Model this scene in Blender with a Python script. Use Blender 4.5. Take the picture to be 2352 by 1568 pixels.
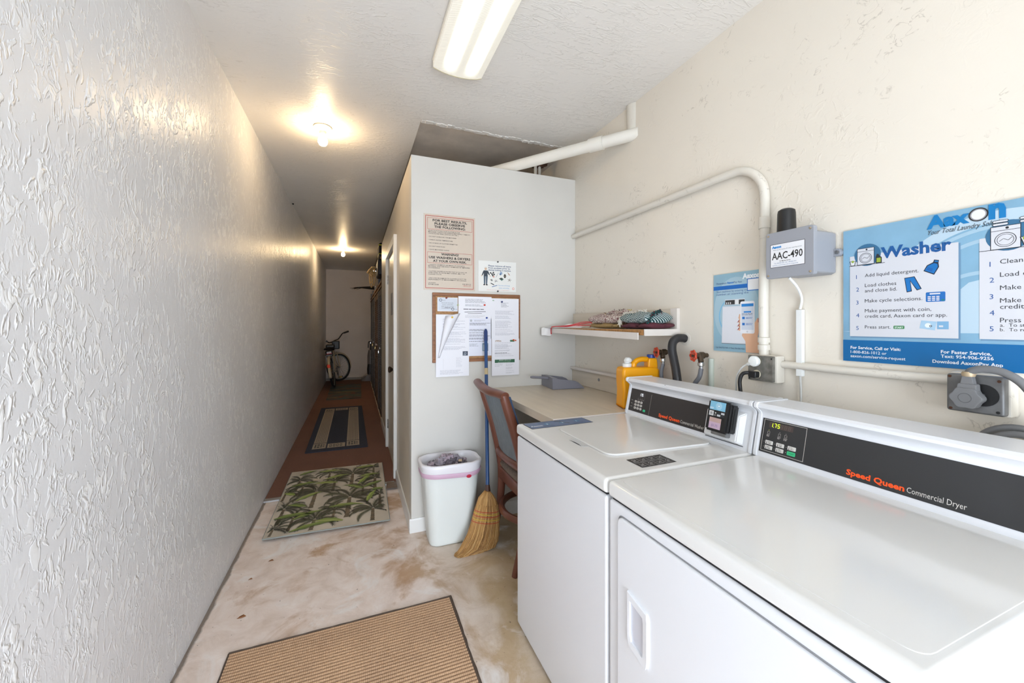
import bpy, bmesh, math, random
from mathutils import Vector, Matrix
random.seed(7)
PI = math.pi
SC = bpy.context.scene
COL = SC.collection
for o in list(bpy.data.objects): bpy.data.objects.remove(o)

# ---------------------------------------------------------------- camera
F, VX, HZ, CH = 902.43, 815.62, 746.3, 1.3596
TH = math.atan((1176 - VX) / F); SN, CS = math.sin(TH), math.cos(TH)
cd = bpy.data.cameras.new('camera'); cam = bpy.data.objects.new('camera', cd); COL.objects.link(cam)
cd.sensor_width = 36; cd.lens = F / 2352 * 36; cd.shift_y = -(784 - HZ) / 2352
cd.clip_start = .02; cd.clip_end = 60
cam.location = (0, 0, CH); cam.rotation_euler = (PI / 2, 0, -TH)
SC.camera = cam

def at(u, v, X=None, Y=None, Z=None):
    a = (u - 1176) / F; r = Vector((SN + a * CS, CS - a * SN, -(v - HZ) / F))
    if X is not None: d = X / r.x
    elif Y is not None: d = Y / r.y
    else: d = (Z - CH) / r.z
    p = r * d; p.z += CH
    return p

# ---------------------------------------------------------------- world, lights, exposure
def lin(c):
    c = c / 255
    return c / 12.92 if c <= .04045 else ((c + .055) / 1.055) ** 2.4
def rgb(*c): return (lin(c[0]), lin(c[1]), lin(c[2]), 1)
w = bpy.data.worlds.new('world'); SC.world = w; w.use_nodes = True
w.node_tree.nodes['Background'].inputs[0].default_value = (.74, .85, 1, 1)
w.node_tree.nodes['Background'].inputs[1].default_value = 5.0
def area(name, loc, rot, sx, sy, power, col=(1, 1, 1)):
    l = bpy.data.lights.new(name, 'AREA'); l.shape = 'RECTANGLE'; l.size = sx; l.size_y = sy; l.energy = power; l.color = col
    o = bpy.data.objects.new(name, l); COL.objects.link(o); o.location = loc; o.rotation_euler = rot
    return o
area('doorway_daylight', (.22, -1.45, .90), (PI / 2, 0, 0), 1.05, 1.7, 24, (.84, .92, 1))
SC.view_settings.view_transform = 'Standard'; SC.view_settings.look = 'None'
SC.view_settings.exposure = .76; SC.view_settings.gamma = 1; SC.view_settings.use_curve_mapping = False

# ---------------------------------------------------------------- materials
MATS = {}
def newmat(name):
    m = bpy.data.materials.new(name); m.use_nodes = True
    nt = m.node_tree
    return m, nt, nt.nodes['Principled BSDF']
def N(nt, t, **k):
    n = nt.nodes.new(t)
    for a, b in k.items():
        if isinstance(a, str) and hasattr(n, a): setattr(n, a, b)
        else: n.inputs[a.replace('_', ' ')].default_value = b
    return n
def ramp(nt, src, stops):
    r = nt.nodes.new('ShaderNodeValToRGB'); nt.links.new(src, r.inputs[0])
    e = r.color_ramp.elements
    while len(e) < len(stops): e.new(.5)
    for i, (p, c) in enumerate(stops):
        e[i].position = p; e[i].color = c if len(c) == 4 else (*c, 1)
    return r.outputs[0]
def mixc(nt, fac, a, b, bt='MIX'):
    m = nt.nodes.new('ShaderNodeMix'); m.data_type = 'RGBA'; m.blend_type = bt
    if hasattr(fac, 'node'): nt.links.new(fac, m.inputs[0])
    else: m.inputs[0].default_value = fac
    for s, i in ((a, 6), (b, 7)):
        if hasattr(s, 'node'): nt.links.new(s, m.inputs[i])
        else: m.inputs[i].default_value = s
    return m.outputs[2]
def math_(nt, op, a, b=None, c=None):
    m = nt.nodes.new('ShaderNodeMath'); m.operation = op
    for i, s in enumerate((a, b, c)):
        if s is None: continue
        if hasattr(s, 'node'): nt.links.new(s, m.inputs[i])
        else: m.inputs[i].default_value = s
    return m.outputs[0]
def coords(nt, scale=(1, 1, 1), rot=(0, 0, 0)):
    t = nt.nodes.new('ShaderNodeTexCoord'); m = nt.nodes.new('ShaderNodeMapping')
    m.inputs['Scale'].default_value = scale; m.inputs['Rotation'].default_value = rot
    nt.links.new(t.outputs['Object'], m.inputs[0]); return m.outputs[0]
def noise(nt, co, scale, detail=3, dist=0, rough=.5):
    n = nt.nodes.new('ShaderNodeTexNoise'); nt.links.new(co, n.inputs['Vector'])
    n.inputs['Scale'].default_value = scale; n.inputs['Detail'].default_value = detail
    n.inputs['Distortion'].default_value = dist; n.inputs['Roughness'].default_value = rough
    return n.outputs['Fac']
def bump(nt, bs, h, strength=.5, dist=.01):
    b = nt.nodes.new('ShaderNodeBump'); b.inputs['Strength'].default_value = strength; b.inputs['Distance'].default_value = dist
    nt.links.new(h, b.inputs['Height']); nt.links.new(b.outputs[0], bs.inputs['Normal'])
def mat(name, col, rough=.5, metal=0, var=0, vscale=12, bstr=0, bscale=60, coat=0, sheen=0, stretch=(1, 1, 1)):
    if name in MATS: return MATS[name]
    m, nt, bs = newmat(name); c = rgb(*col)
    bs.inputs['Base Color'].default_value = c; bs.inputs['Roughness'].default_value = rough; bs.inputs['Metallic'].default_value = metal
    if coat: bs.inputs['Coat Weight'].default_value = coat; bs.inputs['Coat Roughness'].default_value = .08
    if sheen: bs.inputs['Sheen Weight'].default_value = sheen
    co = coords(nt, stretch)
    if var:
        f = noise(nt, co, vscale, 5)
        lo = tuple(max(0, x * (1 - var)) for x in c[:3]) + (1,); hi = tuple(min(1, x * (1 + var * .7)) for x in c[:3]) + (1,)
        nt.links.new(ramp(nt, f, [(.3, lo), (.7, hi)]), bs.inputs['Base Color'])
    if bstr: bump(nt, bs, noise(nt, co, bscale, 4), bstr, .004)
    MATS[name] = m; return m
def emat(name, col, strength):
    if name in MATS: return MATS[name]
    m, nt, bs = newmat(name); c = rgb(*col)
    bs.inputs['Base Color'].default_value = c; bs.inputs['Emission Color'].default_value = c; bs.inputs['Emission Strength'].default_value = strength
    MATS[name] = m; return m
def ink(c, rough=.45):
    return mat('ink_%d_%d_%d' % c, c, rough)

def stucco(name, col, grime=0.0, sc=1.0, strength=.6, stretch=(1, 1, 1), rough=.38, crackcol=None, patchy=.5, relief=.012, fine=.1, ridge_highlight=None, streak=1.0):
    """trowelled plaster: flat field with broken raised ridges and thin torn edges"""
    m, nt, bs = newmat(name); co = coords(nt, stretch); c = rgb(*col)
    def iso(n, k, at_=.5): return math_(nt, 'MAXIMUM', math_(nt, 'SUBTRACT', 1, math_(nt, 'MULTIPLY', k, math_(nt, 'ABSOLUTE', math_(nt, 'SUBTRACT', n, at_)))), 0)
    big = noise(nt, coords(nt), 2.6 * sc, 3, .4)
    n1 = noise(nt, co, 9 * sc, 3, 1.2)
    n2 = noise(nt, co, 24 * sc, 3, .7, .5)
    n3 = noise(nt, co, 30 * sc, 2, .4)
    lo = .60 - patchy * .25
    mask = ramp(nt, big, [(lo - .10, (.12, .12, .12)), (lo + .12, (1, 1, 1))])
    blob = ramp(nt, n2, [(.565, (0, 0, 0)), (.61, (.8, .8, .8)), (.70, (1, 1, 1))])
    clump = ramp(nt, noise(nt, coords(nt), 6 * sc, 2, .5), [(.53, (0, 0, 0)), (.60, (1, 1, 1))])
    line = math_(nt, 'MULTIPLY', iso(n1, 20), ramp(nt, n3, [(.48, (0, 0, 0)), (.56, (1, 1, 1))]))
    hi = math_(nt, 'MULTIPLY', math_(nt, 'MAXIMUM', math_(nt, 'MULTIPLY', blob, streak), math_(nt, 'MAXIMUM', line, math_(nt, 'MULTIPLY', math_(nt, 'MULTIPLY', iso(n2, 18, .45), clump), .8))), mask)
    h = math_(nt, 'ADD', hi, math_(nt, 'MULTIPLY', noise(nt, coords(nt), 5, 3), .5))
    h = math_(nt, 'ADD', h, math_(nt, 'MULTIPLY', noise(nt, co, 90, 2), fine))
    bump(nt, bs, h, strength, relief)
    out = mixc(nt, ramp(nt, noise(nt, coords(nt), 1.3, 4), [(.35, (0, 0, 0)), (.75, (1, 1, 1))]), c, tuple(x * (1 - .07) for x in c[:3]) + (1,))
    if ridge_highlight: out = mixc(nt, math_(nt, 'MULTIPLY', hi, .85), out, rgb(*ridge_highlight))  # ridges whitened in the base colour, painting in part of their sheen
    if grime:
        g = ramp(nt, noise(nt, coords(nt), 5, 5, 1.5, .62), [(.56, (0, 0, 0)), (.64, (1, 1, 1))])
        thin = iso(n2, 40, .555)
        out = mixc(nt, math_(nt, 'MULTIPLY', math_(nt, 'MULTIPLY', g, thin), grime), out, rgb(*(crackcol or (140, 128, 110))))
    nt.links.new(out, bs.inputs['Base Color'])
    bs.inputs['Roughness'].default_value = rough
    MATS[name] = m; return m

WHITE = mat('white_enamel', (224, 223, 220), .16, coat=.35)
WHITE2 = mat('white_enamel_cabinet', (226, 227, 230), .3)
WPLAST = mat('white_plastic', (236, 238, 236), .35)
BLACKP = mat('black_plastic', (24, 24, 25), .4)
PANEL = mat('console_black_panel', (50, 46, 45), .45)
STEEL = mat('zinc_steel', (150, 150, 150), .45, .9, .25, 30)
CHROME = mat('chrome', (200, 200, 200), .2, 1)
DARK = mat('dark_gap', (30, 30, 30), .8)
RUSTY = mat('rusty_screw', (92, 60, 42), .7, .4, .3, 80)

# ---------------------------------------------------------------- mesh builder
class MB:
    def __init__(s): s.v = []; s.f = []; s.mi = []
    def add(s, vs, fs, mi=0):
        b = len(s.v); s.v += [Vector(x) for x in vs]
        for f in fs: s.f.append([i + b for i in f]); s.mi.append(mi)
        return s
    def bm(s, b, mi=0, M=None):
        b.verts.ensure_lookup_table(); b.verts.index_update()
        s.add([(M @ v.co) if M else v.co.copy() for v in b.verts], [[v.index for v in f.verts] for f in b.faces], mi); b.free(); return s
    def box(s, x0, y0, z0, x1, y1, z1, bev=0, seg=2, mi=0, M=None):
        b = bmesh.new(); bmesh.ops.create_cube(b, size=1)
        for v in b.verts:
            v.co = Vector(((x0 + x1) / 2 + v.co.x * abs(x1 - x0), (y0 + y1) / 2 + v.co.y * abs(y1 - y0), (z0 + z1) / 2 + v.co.z * abs(z1 - z0)))
        if bev: bmesh.ops.bevel(b, geom=b.edges[:], offset=bev, segments=seg, affect='EDGES', profile=.5)
        return s.bm(b, mi, M)
    def prism(s, pts, axis, a, b_, bev=0, seg=2, mi=0, M=None):
        """outline pts (2D) extruded along axis 'x','y','z' from a to b_"""
        def m(p, t):
            return {'x': (t, p[0], p[1]), 'y': (p[0], t, p[1]), 'z': (p[0], p[1], t)}[axis]
        b = bmesh.new()
        v0 = [b.verts.new(m(p, a)) for p in pts]; v1 = [b.verts.new(m(p, b_)) for p in pts]
        n = len(pts)
        b.faces.new(v0); b.faces.new(list(reversed(v1)))
        for i in range(n): b.faces.new([v0[i], v1[i], v1[(i + 1) % n], v0[(i + 1) % n]])
        bmesh.ops.recalc_face_normals(b, faces=b.faces[:])
        if bev:
            es = [e for e in b.edges if len(e.link_faces) == 2 and e.calc_face_angle(0) > .5]
            bmesh.ops.bevel(b, geom=es, offset=bev, segments=seg, affect='EDGES', profile=.5)
        return s.bm(b, mi, M)
    def tube(s, pts, r, n=10, mi=0, cap=True, flat=None, M=None):
        pts = [Vector(p) for p in pts]; rs = r if isinstance(r, (list, tuple)) else [r] * len(pts)
        if M: pts = [M @ p for p in pts]
        vs = []; fs = []; up = None
        for i, p in enumerate(pts):
            t = (pts[min(i + 1, len(pts) - 1)] - pts[max(i - 1, 0)]).normalized()
            if up is None:
                up = Vector((0, 0, 1)) if abs(t.z) < .9 else Vector((1, 0, 0))
            u = (up - t * up.dot(t)).normalized(); up = u; w_ = t.cross(u)
            for k in range(n):
                a = 2 * PI * k / n
                fu = flat if flat else 1
                vs.append(p + (u * math.cos(a) * fu + w_ * math.sin(a)) * rs[i])
        for i in range(len(pts) - 1):
            for k in range(n):
                fs.append([i * n + k, i * n + (k + 1) % n, (i + 1) * n + (k + 1) % n, (i + 1) * n + k])
        if cap: fs += [list(range(n))[::-1], [(len(pts) - 1) * n + k for k in range(n)]]
        return s.add(vs, fs, mi)
    def ring(s, c, R, r, ax='z', n=32, m=8, a0=0, a1=2 * PI, mi=0, M=None, flat=1):
        """torus (or arc) in the plane normal to ax"""
        full = abs(a1 - a0 - 2 * PI) < 1e-4; k = n if full else n + 1
        vs = []; fs = []
        for i in range(k):
            a = a0 + (a1 - a0) * i / n
            for j in range(m):
                b = 2 * PI * j / m; rr = R + r * math.cos(b); h = r * math.sin(b) * flat
                p = {'z': (rr * math.cos(a), rr * math.sin(a), h), 'x': (h, rr * math.cos(a), rr * math.sin(a)), 'y': (rr * math.cos(a), h, rr * math.sin(a))}[ax]
                p = Vector(p) + Vector(c); vs.append(M @ p if M else p)
        for i in range(n):
            i2 = (i + 1) % k
            for j in range(m): fs.append([i * m + j, i * m + (j + 1) % m, i2 * m + (j + 1) % m, i2 * m + j])
        return s.add(vs, fs, mi)
    def lathe(s, prof, c=(0, 0, 0), ax='z', n=24, mi=0, M=None, sx=1, sy=1):
        """prof: list of (radius, height) ; ax = axis direction"""
        vs = []; fs = []
        for (r, h) in prof:
            for k in range(n):
                a = 2 * PI * k / n; x, y = r * math.cos(a) * sx, r * math.sin(a) * sy
                p = {'z': (x, y, h), 'x': (h, x, y), 'y': (x, h, y)}[ax]
                p = Vector(p) + Vector(c); vs.append(M @ p if M else p)
        for i in range(len(prof) - 1):
            for k in range(n): fs.append([i * n + k, i * n + (k + 1) % n, (i + 1) * n + (k + 1) % n, (i + 1) * n + k])
        fs += [list(range(n))[::-1], [(len(prof) - 1) * n + k for k in range(n)]]
        return s.add(vs, fs, mi)
    def build(s, name, mats, parent=None, local=False, smooth=True, ang=38, clean=True):
        me = bpy.data.meshes.new(name); me.from_pydata([tuple(v) for v in s.v], [], s.f)
        mats = mats if isinstance(mats, (list, tuple)) else [mats]
        for m in mats: me.materials.append(m)
        for p, i in zip(me.polygons, s.mi): p.material_index = i
        if clean:
            b = bmesh.new(); b.from_mesh(me); bmesh.ops.recalc_face_normals(b, faces=b.faces[:]); b.to_mesh(me); b.free()
        me.update()
        if smooth:
            me.polygons.foreach_set('use_smooth', [True] * len(me.polygons)); me.set_sharp_from_angle(angle=math.radians(ang))
        o = bpy.data.objects.new(name, me); COL.objects.link(o)
        if smooth and ang < 100:
            wn = o.modifiers.new('wn', 'WEIGHTED_NORMAL'); wn.keep_sharp = True; wn.weight = 80
        link(o, parent, local); return o
    
WM = {}
def link(o, parent, local=False):
    WM[o] = Matrix.Identity(4)
    if parent is not None:
        o.parent = parent
        if local: WM[o] = WM[parent]
        else: o.matrix_parent_inverse = WM[parent].inverted()
def tag(o, label, cat, group=None, kind=None):
    o['label'] = label; o['category'] = cat
    if group: o['group'] = group
    if kind: o['kind'] = kind
    return o
def struct(o): o['kind'] = 'structure'; return o
def thing(name, label, cat, loc=(0, 0, 0), rot=(0, 0, 0), group=None):
    o = bpy.data.objects.new(name, None); COL.objects.link(o); o.empty_display_size = .05
    o.location = loc; o.rotation_euler = rot
    from mathutils import Euler
    WM[o] = Matrix.Translation(loc) @ Euler(rot).to_matrix().to_4x4()
    return tag(o, label, cat, group)
def pl(o, label): o['label'] = label; return o

# ---------------------------------------------------------------- flat print
TXT = {}
def glyphs(t, bold):
    k = (t, bold)
    if k not in TXT:
        c = bpy.data.curves.new('t', 'FONT'); c.body = t; c.size = 1; c.resolution_u = 2
        if bold: c.offset = bold
        o = bpy.data.objects.new('t', c); COL.objects.link(o)
        dg = bpy.context.evaluated_depsgraph_get(); me = bpy.data.meshes.new_from_object(o.evaluated_get(dg))
        TXT[k] = ([v.co.copy() for v in me.vertices], [list(p.vertices) for p in me.polygons])
        bpy.data.objects.remove(o); bpy.data.curves.remove(c); bpy.data.meshes.remove(me)
    return TXT[k]
class Canvas:
    def __init__(s, O, ex, ey, step=.0004):
        s.O = Vector(O); s.ex = Vector(ex).normalized(); s.ey = Vector(ey).normalized(); s.n = s.ex.cross(s.ey)
        s.step = step; s.parts = {}; s.z = (0, 0, 1)
    def zoom(s, ox, oy, sc): s.z = (ox, oy, sc)
    def q(s, x, y):
        """zoomed-crop pixel -> canvas coordinates (on the canvas plane)"""
        u = s.z[0] + x / s.z[2]; v = s.z[1] + y / s.z[2]
        a = (u - 1176) / F; r = Vector((SN + a * CS, CS - a * SN, -(v - HZ) / F)); c0 = Vector((0, 0, CH))
        d = (s.O - c0).dot(s.n) / r.dot(s.n); p = c0 + r * d - s.O
        return p.dot(s.ex), p.dot(s.ey)
    def raw(s, vs, fs, col, layer, part):
        mb, mats = s.parts.setdefault(part, (MB(), []))
        m = ink(col) if isinstance(col, tuple) else col
        if m not in mats: mats.append(m)
        mb.add([s.O + s.ex * x + s.ey * y + s.n * (s.step * layer) for x, y in vs], fs, mats.index(m))
    def poly(s, pts, col, layer=1, part='print'): s.raw(pts, [list(range(len(pts)))], col, layer, part)
    def rect(s, x0, y0, x1, y1, col, layer=1, part='print'): s.poly([(x0, y0), (x1, y0), (x1, y1), (x0, y1)], col, layer, part)
    def rrect(s, x0, y0, x1, y1, r, col, layer=1, part='print'):
        pts = []
        for cx, cy, a in ((x1 - r, y0 + r, -PI / 2), (x1 - r, y1 - r, 0), (x0 + r, y1 - r, PI / 2), (x0 + r, y0 + r, PI)):
            for k in range(5): pts.append((cx + r * math.cos(a + k * PI / 8), cy + r * math.sin(a + k * PI / 8)))
        s.poly(pts, col, layer, part)
    def frame(s, x0, y0, x1, y1, t, col, layer=1, part='print'):
        s.rect(x0, y0, x1, y0 + t, col, layer, part); s.rect(x0, y1 - t, x1, y1, col, layer, part)
        s.rect(x0, y0 + t, x0 + t, y1 - t, col, layer, part); s.rect(x1 - t, y0 + t, x1, y1 - t, col, layer, part)
    def disc(s, x, y, r, col, layer=1, part='print', n=28, ry=None):
        s.poly([(x + r * math.cos(2 * PI * k / n), y + (ry or r) * math.sin(2 * PI * k / n)) for k in range(n)], col, layer, part)
    def arc(s, x, y, r, t, col, layer=1, part='print', a0=0, a1=2 * PI, n=36, ry=None):
        ry = ry or r; vs = []; fs = []
        for k in range(n + 1):
            a = a0 + (a1 - a0) * k / n; vs += [(x + r * math.cos(a), y + ry * math.sin(a)), (x + (r - t) * math.cos(a), y + (ry - t) * math.sin(a))]
        for k in range(n): fs.append([2 * k, 2 * k + 2, 2 * k + 3, 2 * k + 1])
        s.raw(vs, fs, col, layer, part)
    def line(s, pts, t, col, layer=1, part='print'):
        for (a, b) in zip(pts, pts[1:]):
            d = Vector((b[0] - a[0], b[1] - a[1])); 
            if d.length < 1e-6: continue
            m = Vector((-d.y, d.x)).normalized() * t / 2
            s.poly([(a[0] - m.x, a[1] - m.y), (b[0] - m.x, b[1] - m.y), (b[0] + m.x, b[1] + m.y), (a[0] + m.x, a[1] + m.y)], col, layer, part)
    def text(s, x, y, t, size=None, w=None, col=(20, 20, 20), layer=2, part='lettering', bold=0, align='l', shear=0, ys=None, rot=0, seq=None):
        vs, fs = glyphs(t, bold)
        if not vs: return
        x0 = min(v.x for v in vs); x1 = max(v.x for v in vs)
        k = (w / (x1 - x0)) if w else size
        ky = size if (w and size) else (k if ys is None else k * ys)
        W = (x1 - x0) * k; off = {'l': 0, 'c': -W / 2, 'r': -W}[align]
        cr, sr = math.cos(rot), math.sin(rot)
        out = []
        for v in vs:
            a = (v.x - x0) * k + v.y * ky * shear + off; b = v.y * ky
            out.append((x + a * cr - b * sr, y + a * sr + b * cr))
        s.raw(out, fs, col, layer, part)
    def tz(s, x0, y0, x1, t, **k):
        """text from zoom pixel (x0,y0 = baseline left) with its right end at zoom x1"""
        a = s.q(x0, y0); b = s.q(x1, y0); s.text(a[0], a[1], t, w=b[0] - a[0], **k)
    def greek(s, x0, y0, x1, y1, rows, col=(120, 120, 125), layer=2, part='lettering', fill=.45, seed=1, gap=.25):
        """rows of tiny illegible words"""
        R = random.Random(seed); h = (y1 - y0) / rows
        for i in range(rows):
            if R.random() < gap: continue
            yy = y1 - (i + .5) * h; xx = x0; end = x0 + (x1 - x0) * R.uniform(.6, 1)
            while xx < end:
                l = min(R.uniform(1.2, 5) * h * .7, end - xx)
                s.rect(xx, yy - h * fill / 2, xx + l, yy + h * fill / 2, col, layer, part); xx += l + h * .35
    def build(s, parent):
        out = {}
        for n, (mb, mats) in s.parts.items():
            o = mb.build(n.split('#')[0], mats, parent, smooth=False, clean=False); out[n] = o
            if n in ('lettering', 'panel_marks', 'display_digits', 'palm_print', 'cream_pattern', 'pictures', 'icon_strip', 'care_symbol_sticker', 'instruction_sticker', 'swirl_print', 'red_border', 'card_print', 'green_print', 'hand_picture'): o['kind'] = 'stuff'
        return out
    def button(s, parent, x, y, w_, h_, col, th=.0014, r=.002):
        M = Matrix(((*s.ex, 0), (*s.ey, 0), (*s.n, 0), (0, 0, 0, 1))).transposed(); M.translation = s.O
        pts = []
        for cx, cy, a in ((x + w_ / 2 - r, y - h_ / 2 + r, -PI / 2), (x + w_ / 2 - r, y + h_ / 2 - r, 0), (x - w_ / 2 + r, y + h_ / 2 - r, PI / 2), (x - w_ / 2 + r, y - h_ / 2 + r, PI)):
            for k in range(4): pts.append((cx + r * math.cos(a + k * PI / 6), cy + r * math.sin(a + k * PI / 6)))
        return MB().prism(pts, 'z', 0, th, M=M).build('button', ink(col), parent, smooth=False)

# ================================================================= SETTING
LX, RX, PY, PX, CZ, PZ, EY = -.653, 1.58, 2.638, .342, 2.714, 2.478, 10.5
Y0 = -1.5
ST_LEFT = stucco('stucco_left', (229, 229, 231), 0, 1.45, .50, (1, 1.1, .6), .34, patchy=.65, relief=.006, fine=.10, streak=.85, ridge_highlight=(250, 250, 249))
ST_RIGHT = stucco('stucco_right', (232, 224, 210), .4, 1.0, .24, (1, 1, 1), .5, patchy=-.05, relief=.006, streak=.35)
ST_CEIL = stucco('stucco_ceiling', (236, 232, 226), .25, 1.15, .30, (.45, 1.4, 1), .42, patchy=.5, relief=.006, streak=.8, fine=.15)
ST_END = stucco('stucco_end', (226, 212, 200), 0, 1, .2, (1, 1, 1), .5)
SMOOTHC = mat('smooth_concrete_ceiling', (214, 202, 188), .6, 0, .18, 5, .3, 30)
PWALL = mat('painted_board_wall', (214, 211, 204), .5, 0, .03, 3, .06, 40)
PSIDE = mat('painted_side_wall', (216, 206, 190), .35, 0, .05, 3, .06, 40)
TRIMW = mat('white_trim_paint', (238, 237, 234), .35)

def concrete():
    m, nt, bs = newmat('stained_concrete'); co = coords(nt)
    t = nt.nodes.new('ShaderNodeSeparateXYZ'); nt.links.new(co, t.inputs[0])
    n1 = noise(nt, co, 2.6, 7, .7, .6); n2 = noise(nt, co, 7, 6, .6, .65); n3 = noise(nt, co, 1.1, 3)
    base = ramp(nt, n2, [(.3, rgb(216, 198, 184)), (.5, rgb(234, 219, 209)), (.7, rgb(244, 234, 227))])
    brown = mixc(nt, n2, rgb(176, 136, 100), rgb(206, 178, 150))
    bf = ramp(nt, math_(nt, 'ADD', n1, math_(nt, 'MULTIPLY', math_(nt, 'SUBTRACT', t.outputs[0], .1), .12)), [(.52, (0, 0, 0)), (.62, (.95, .95, .95))])
    c = mixc(nt, bf, base, brown)
    olive = ramp(nt, math_(nt, 'ADD', t.outputs[0], math_(nt, 'MULTIPLY', n1, .5)), [(.55, (0, 0, 0)), (.95, (.8, .8, .8))])
    c = mixc(nt, olive, c, mixc(nt, n2, rgb(160, 138, 100), rgb(208, 190, 158)))
    wf = ramp(nt, noise(nt, co, 3.4, 6, 1.2, .6), [(.56, (0, 0, 0)), (.66, (.7, .7, .7))])
    c = mixc(nt, wf, c, rgb(242, 240, 238))
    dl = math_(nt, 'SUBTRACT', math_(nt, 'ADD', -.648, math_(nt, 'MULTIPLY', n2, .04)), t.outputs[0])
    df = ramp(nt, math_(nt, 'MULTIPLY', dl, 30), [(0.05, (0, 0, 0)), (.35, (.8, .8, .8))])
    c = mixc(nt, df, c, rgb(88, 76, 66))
    sp = ramp(nt, noise(nt, co, 60, 3), [(.7, (0, 0, 0)), (.75, (.6, .6, .6))])
    c = mixc(nt, sp, c, rgb(90, 72, 58))
    nt.links.new(c, bs.inputs['Base Color'])
    bs.inputs['Roughness'].default_value = .55
    bump(nt, bs, math_(nt, 'ADD', n2, math_(nt, 'MULTIPLY', noise(nt, co, 40, 5), .3)), .25, .01)
    return m
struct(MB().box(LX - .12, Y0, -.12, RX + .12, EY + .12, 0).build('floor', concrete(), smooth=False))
struct(MB().box(LX - .12, Y0, 0, LX, EY + .12, CZ).build('wall_left', ST_LEFT, smooth=False))
struct(MB().box(RX, Y0, 0, RX + .12, EY + .12, CZ + .03).build('wall_right', ST_RIGHT, smooth=False))
struct(MB().box(LX, EY, 0, RX, EY + .12, CZ).build('wall_end', ST_END, smooth=False))
c = MB()
c.box(LX - .12, Y0, CZ, RX + .12, 2.655, CZ + .12); c.box(LX - .12, 2.655, CZ, .405, EY + .12, CZ + .12)
c.box(.405, 2.655, CZ + .03, RX + .12, EY + .12, CZ + .12, mi=1)
for i in range(46):   # ragged torn lip of the texture coat along the patch edge
    x = .41 + i * .0245
    c.box(x, 2.635 + random.uniform(-.012, .01), CZ - random.uniform(.001, .006), x + .03, 2.66 + random.uniform(0, .012), CZ + .02, .002, 1)
struct(c.build('ceiling', [ST_CEIL, SMOOTHC], smooth=False))
struct(MB().box(.75, Y0 - .12, 0, RX + .12, Y0, CZ + .03).box(LX - .12, Y0 - .12, 2.0, .75, Y0, CZ + .03).box(LX - .12, Y0 - .12, 0, -.35, Y0, 2.0).build('wall_back_light_block', ST_RIGHT, smooth=False))  # unseen back wall added to shape daylight, keeping skylight off the dryer top
# partition box (front face to the laundry, side face to the corridor)
struct(MB().box(PX, PY, 0, RX - .001, PY + .09, PZ).build('wall_partition', PWALL, smooth=False))
c = MB(); DY0, DY1, DZ = 3.66, 4.56, 2.09
c.box(PX, PY + .09, 0, PX + .09, DY0, PZ); c.box(PX, DY1, 0, PX + .09, 5.72, PZ); c.box(PX, DY0, DZ, PX + .09, DY1, PZ)
struct(c.build('wall_corridor', PSIDE, smooth=False))
struct(MB().box(PX + .09, 5.63, 0, RX - .001, 5.72, PZ).build('wall_closet', PSIDE, smooth=False))
struct(MB().box(PX + .3, 5.76, 0, PX + .36, EY - .002, CZ).build('wall_storage', mat('dark_board', (58, 50, 42), .7, 0, .2, 4), smooth=False))
# baseboards
def base(name, pts, h=.088):
    return pts
struct(MB().prism([(PY - .013, 0), (PY, 0), (PY, .09), (PY - .006, .09), (PY - .013, .078)], 'x', PX - .012, RX - .02).build('baseboard_partition', TRIMW))
struct(MB().prism([(PX - .013, 0), (PX, 0), (PX, .09), (PX - .006, .09), (PX - .013, .078)], 'y', PY, 3.585).build('baseboard_corridor', TRIMW))
struct(MB().prism([(PX - .013, 0), (PX, 0), (PX, .09), (PX - .006, .09), (PX - .013, .078)], 'y', 4.64, 5.70).build('baseboard_corridor_far', TRIMW))
struct(MB().box(LX, EY - .014, 0, .62, EY, .07, .003).build('baseboard_end', mat('grey_base', (150, 142, 132), .5)))
# door
d = bpy.data.objects.new('door_1', None); COL.objects.link(d); d.location = (PX, (DY0 + DY1) / 2, 0); WM[d] = Matrix.Translation(d.location); struct(d)
c = MB()
c.box(PX - .028, DY0 - .07, 0, PX, DY0, DZ + .07, .003); c.box(PX - .028, DY1, 0, PX, DY1 + .07, DZ + .07, .003); c.box(PX - .028, DY0, DZ, PX, DY1, DZ + .07, .003)
c.build('door_casing', TRIMW, d)
leaf = MB().box(PX + .002, DY0 + .004, .012, PX + .04, DY1 - .004, DZ - .004, .002).build('door_leaf', PSIDE, d)
k = MB(); k.lathe([(.028, 0), (.028, .006), (.012, .01), (.011, .028), (.02, .036), (.029, .05), (.029, .06), (.02, .066), (.004, .067)], (0, 0, 0), 'x', 20, M=Matrix.Translation((PX + .002, DY0 + .07, .955)) @ Matrix.Rotation(PI, 4, 'Z'))
pl(k.build('door_knob', mat('dark_bronze', (70, 58, 50), .3, .9), leaf), 'dark bronze door knob')
for z in (1.86, .27):
    h = MB(); h.box(PX - .004, DY1 - .03, z - .05, PX + .001, DY1 + .004, z + .05, .001)
    for i in range(3): h.tube([(PX - .006, DY1 - .002, z - .05 + i * .034), (PX - .006, DY1 - .002, z - .05 + i * .034 + .031)], .006, 8)
    h.build('hinge', CHROME, leaf)
nb = MB().box(PX - .002, 4.02, 1.46, PX + .002, 4.20, 1.68); nb.build('notice_sheet', mat('grey_sheet', (120, 118, 114), .3, 0, .3, 14), leaf)
# trim: metal threshold strip at the carpet edge
struct(MB().prism([(3.49, 0), (3.545, 0), (3.54, .012), (3.515, .016), (3.495, .010)], 'x', LX + .002, PX - .03).build('trim_1', mat('aluminium_strip', (170, 170, 172), .35, .9)))

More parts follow.
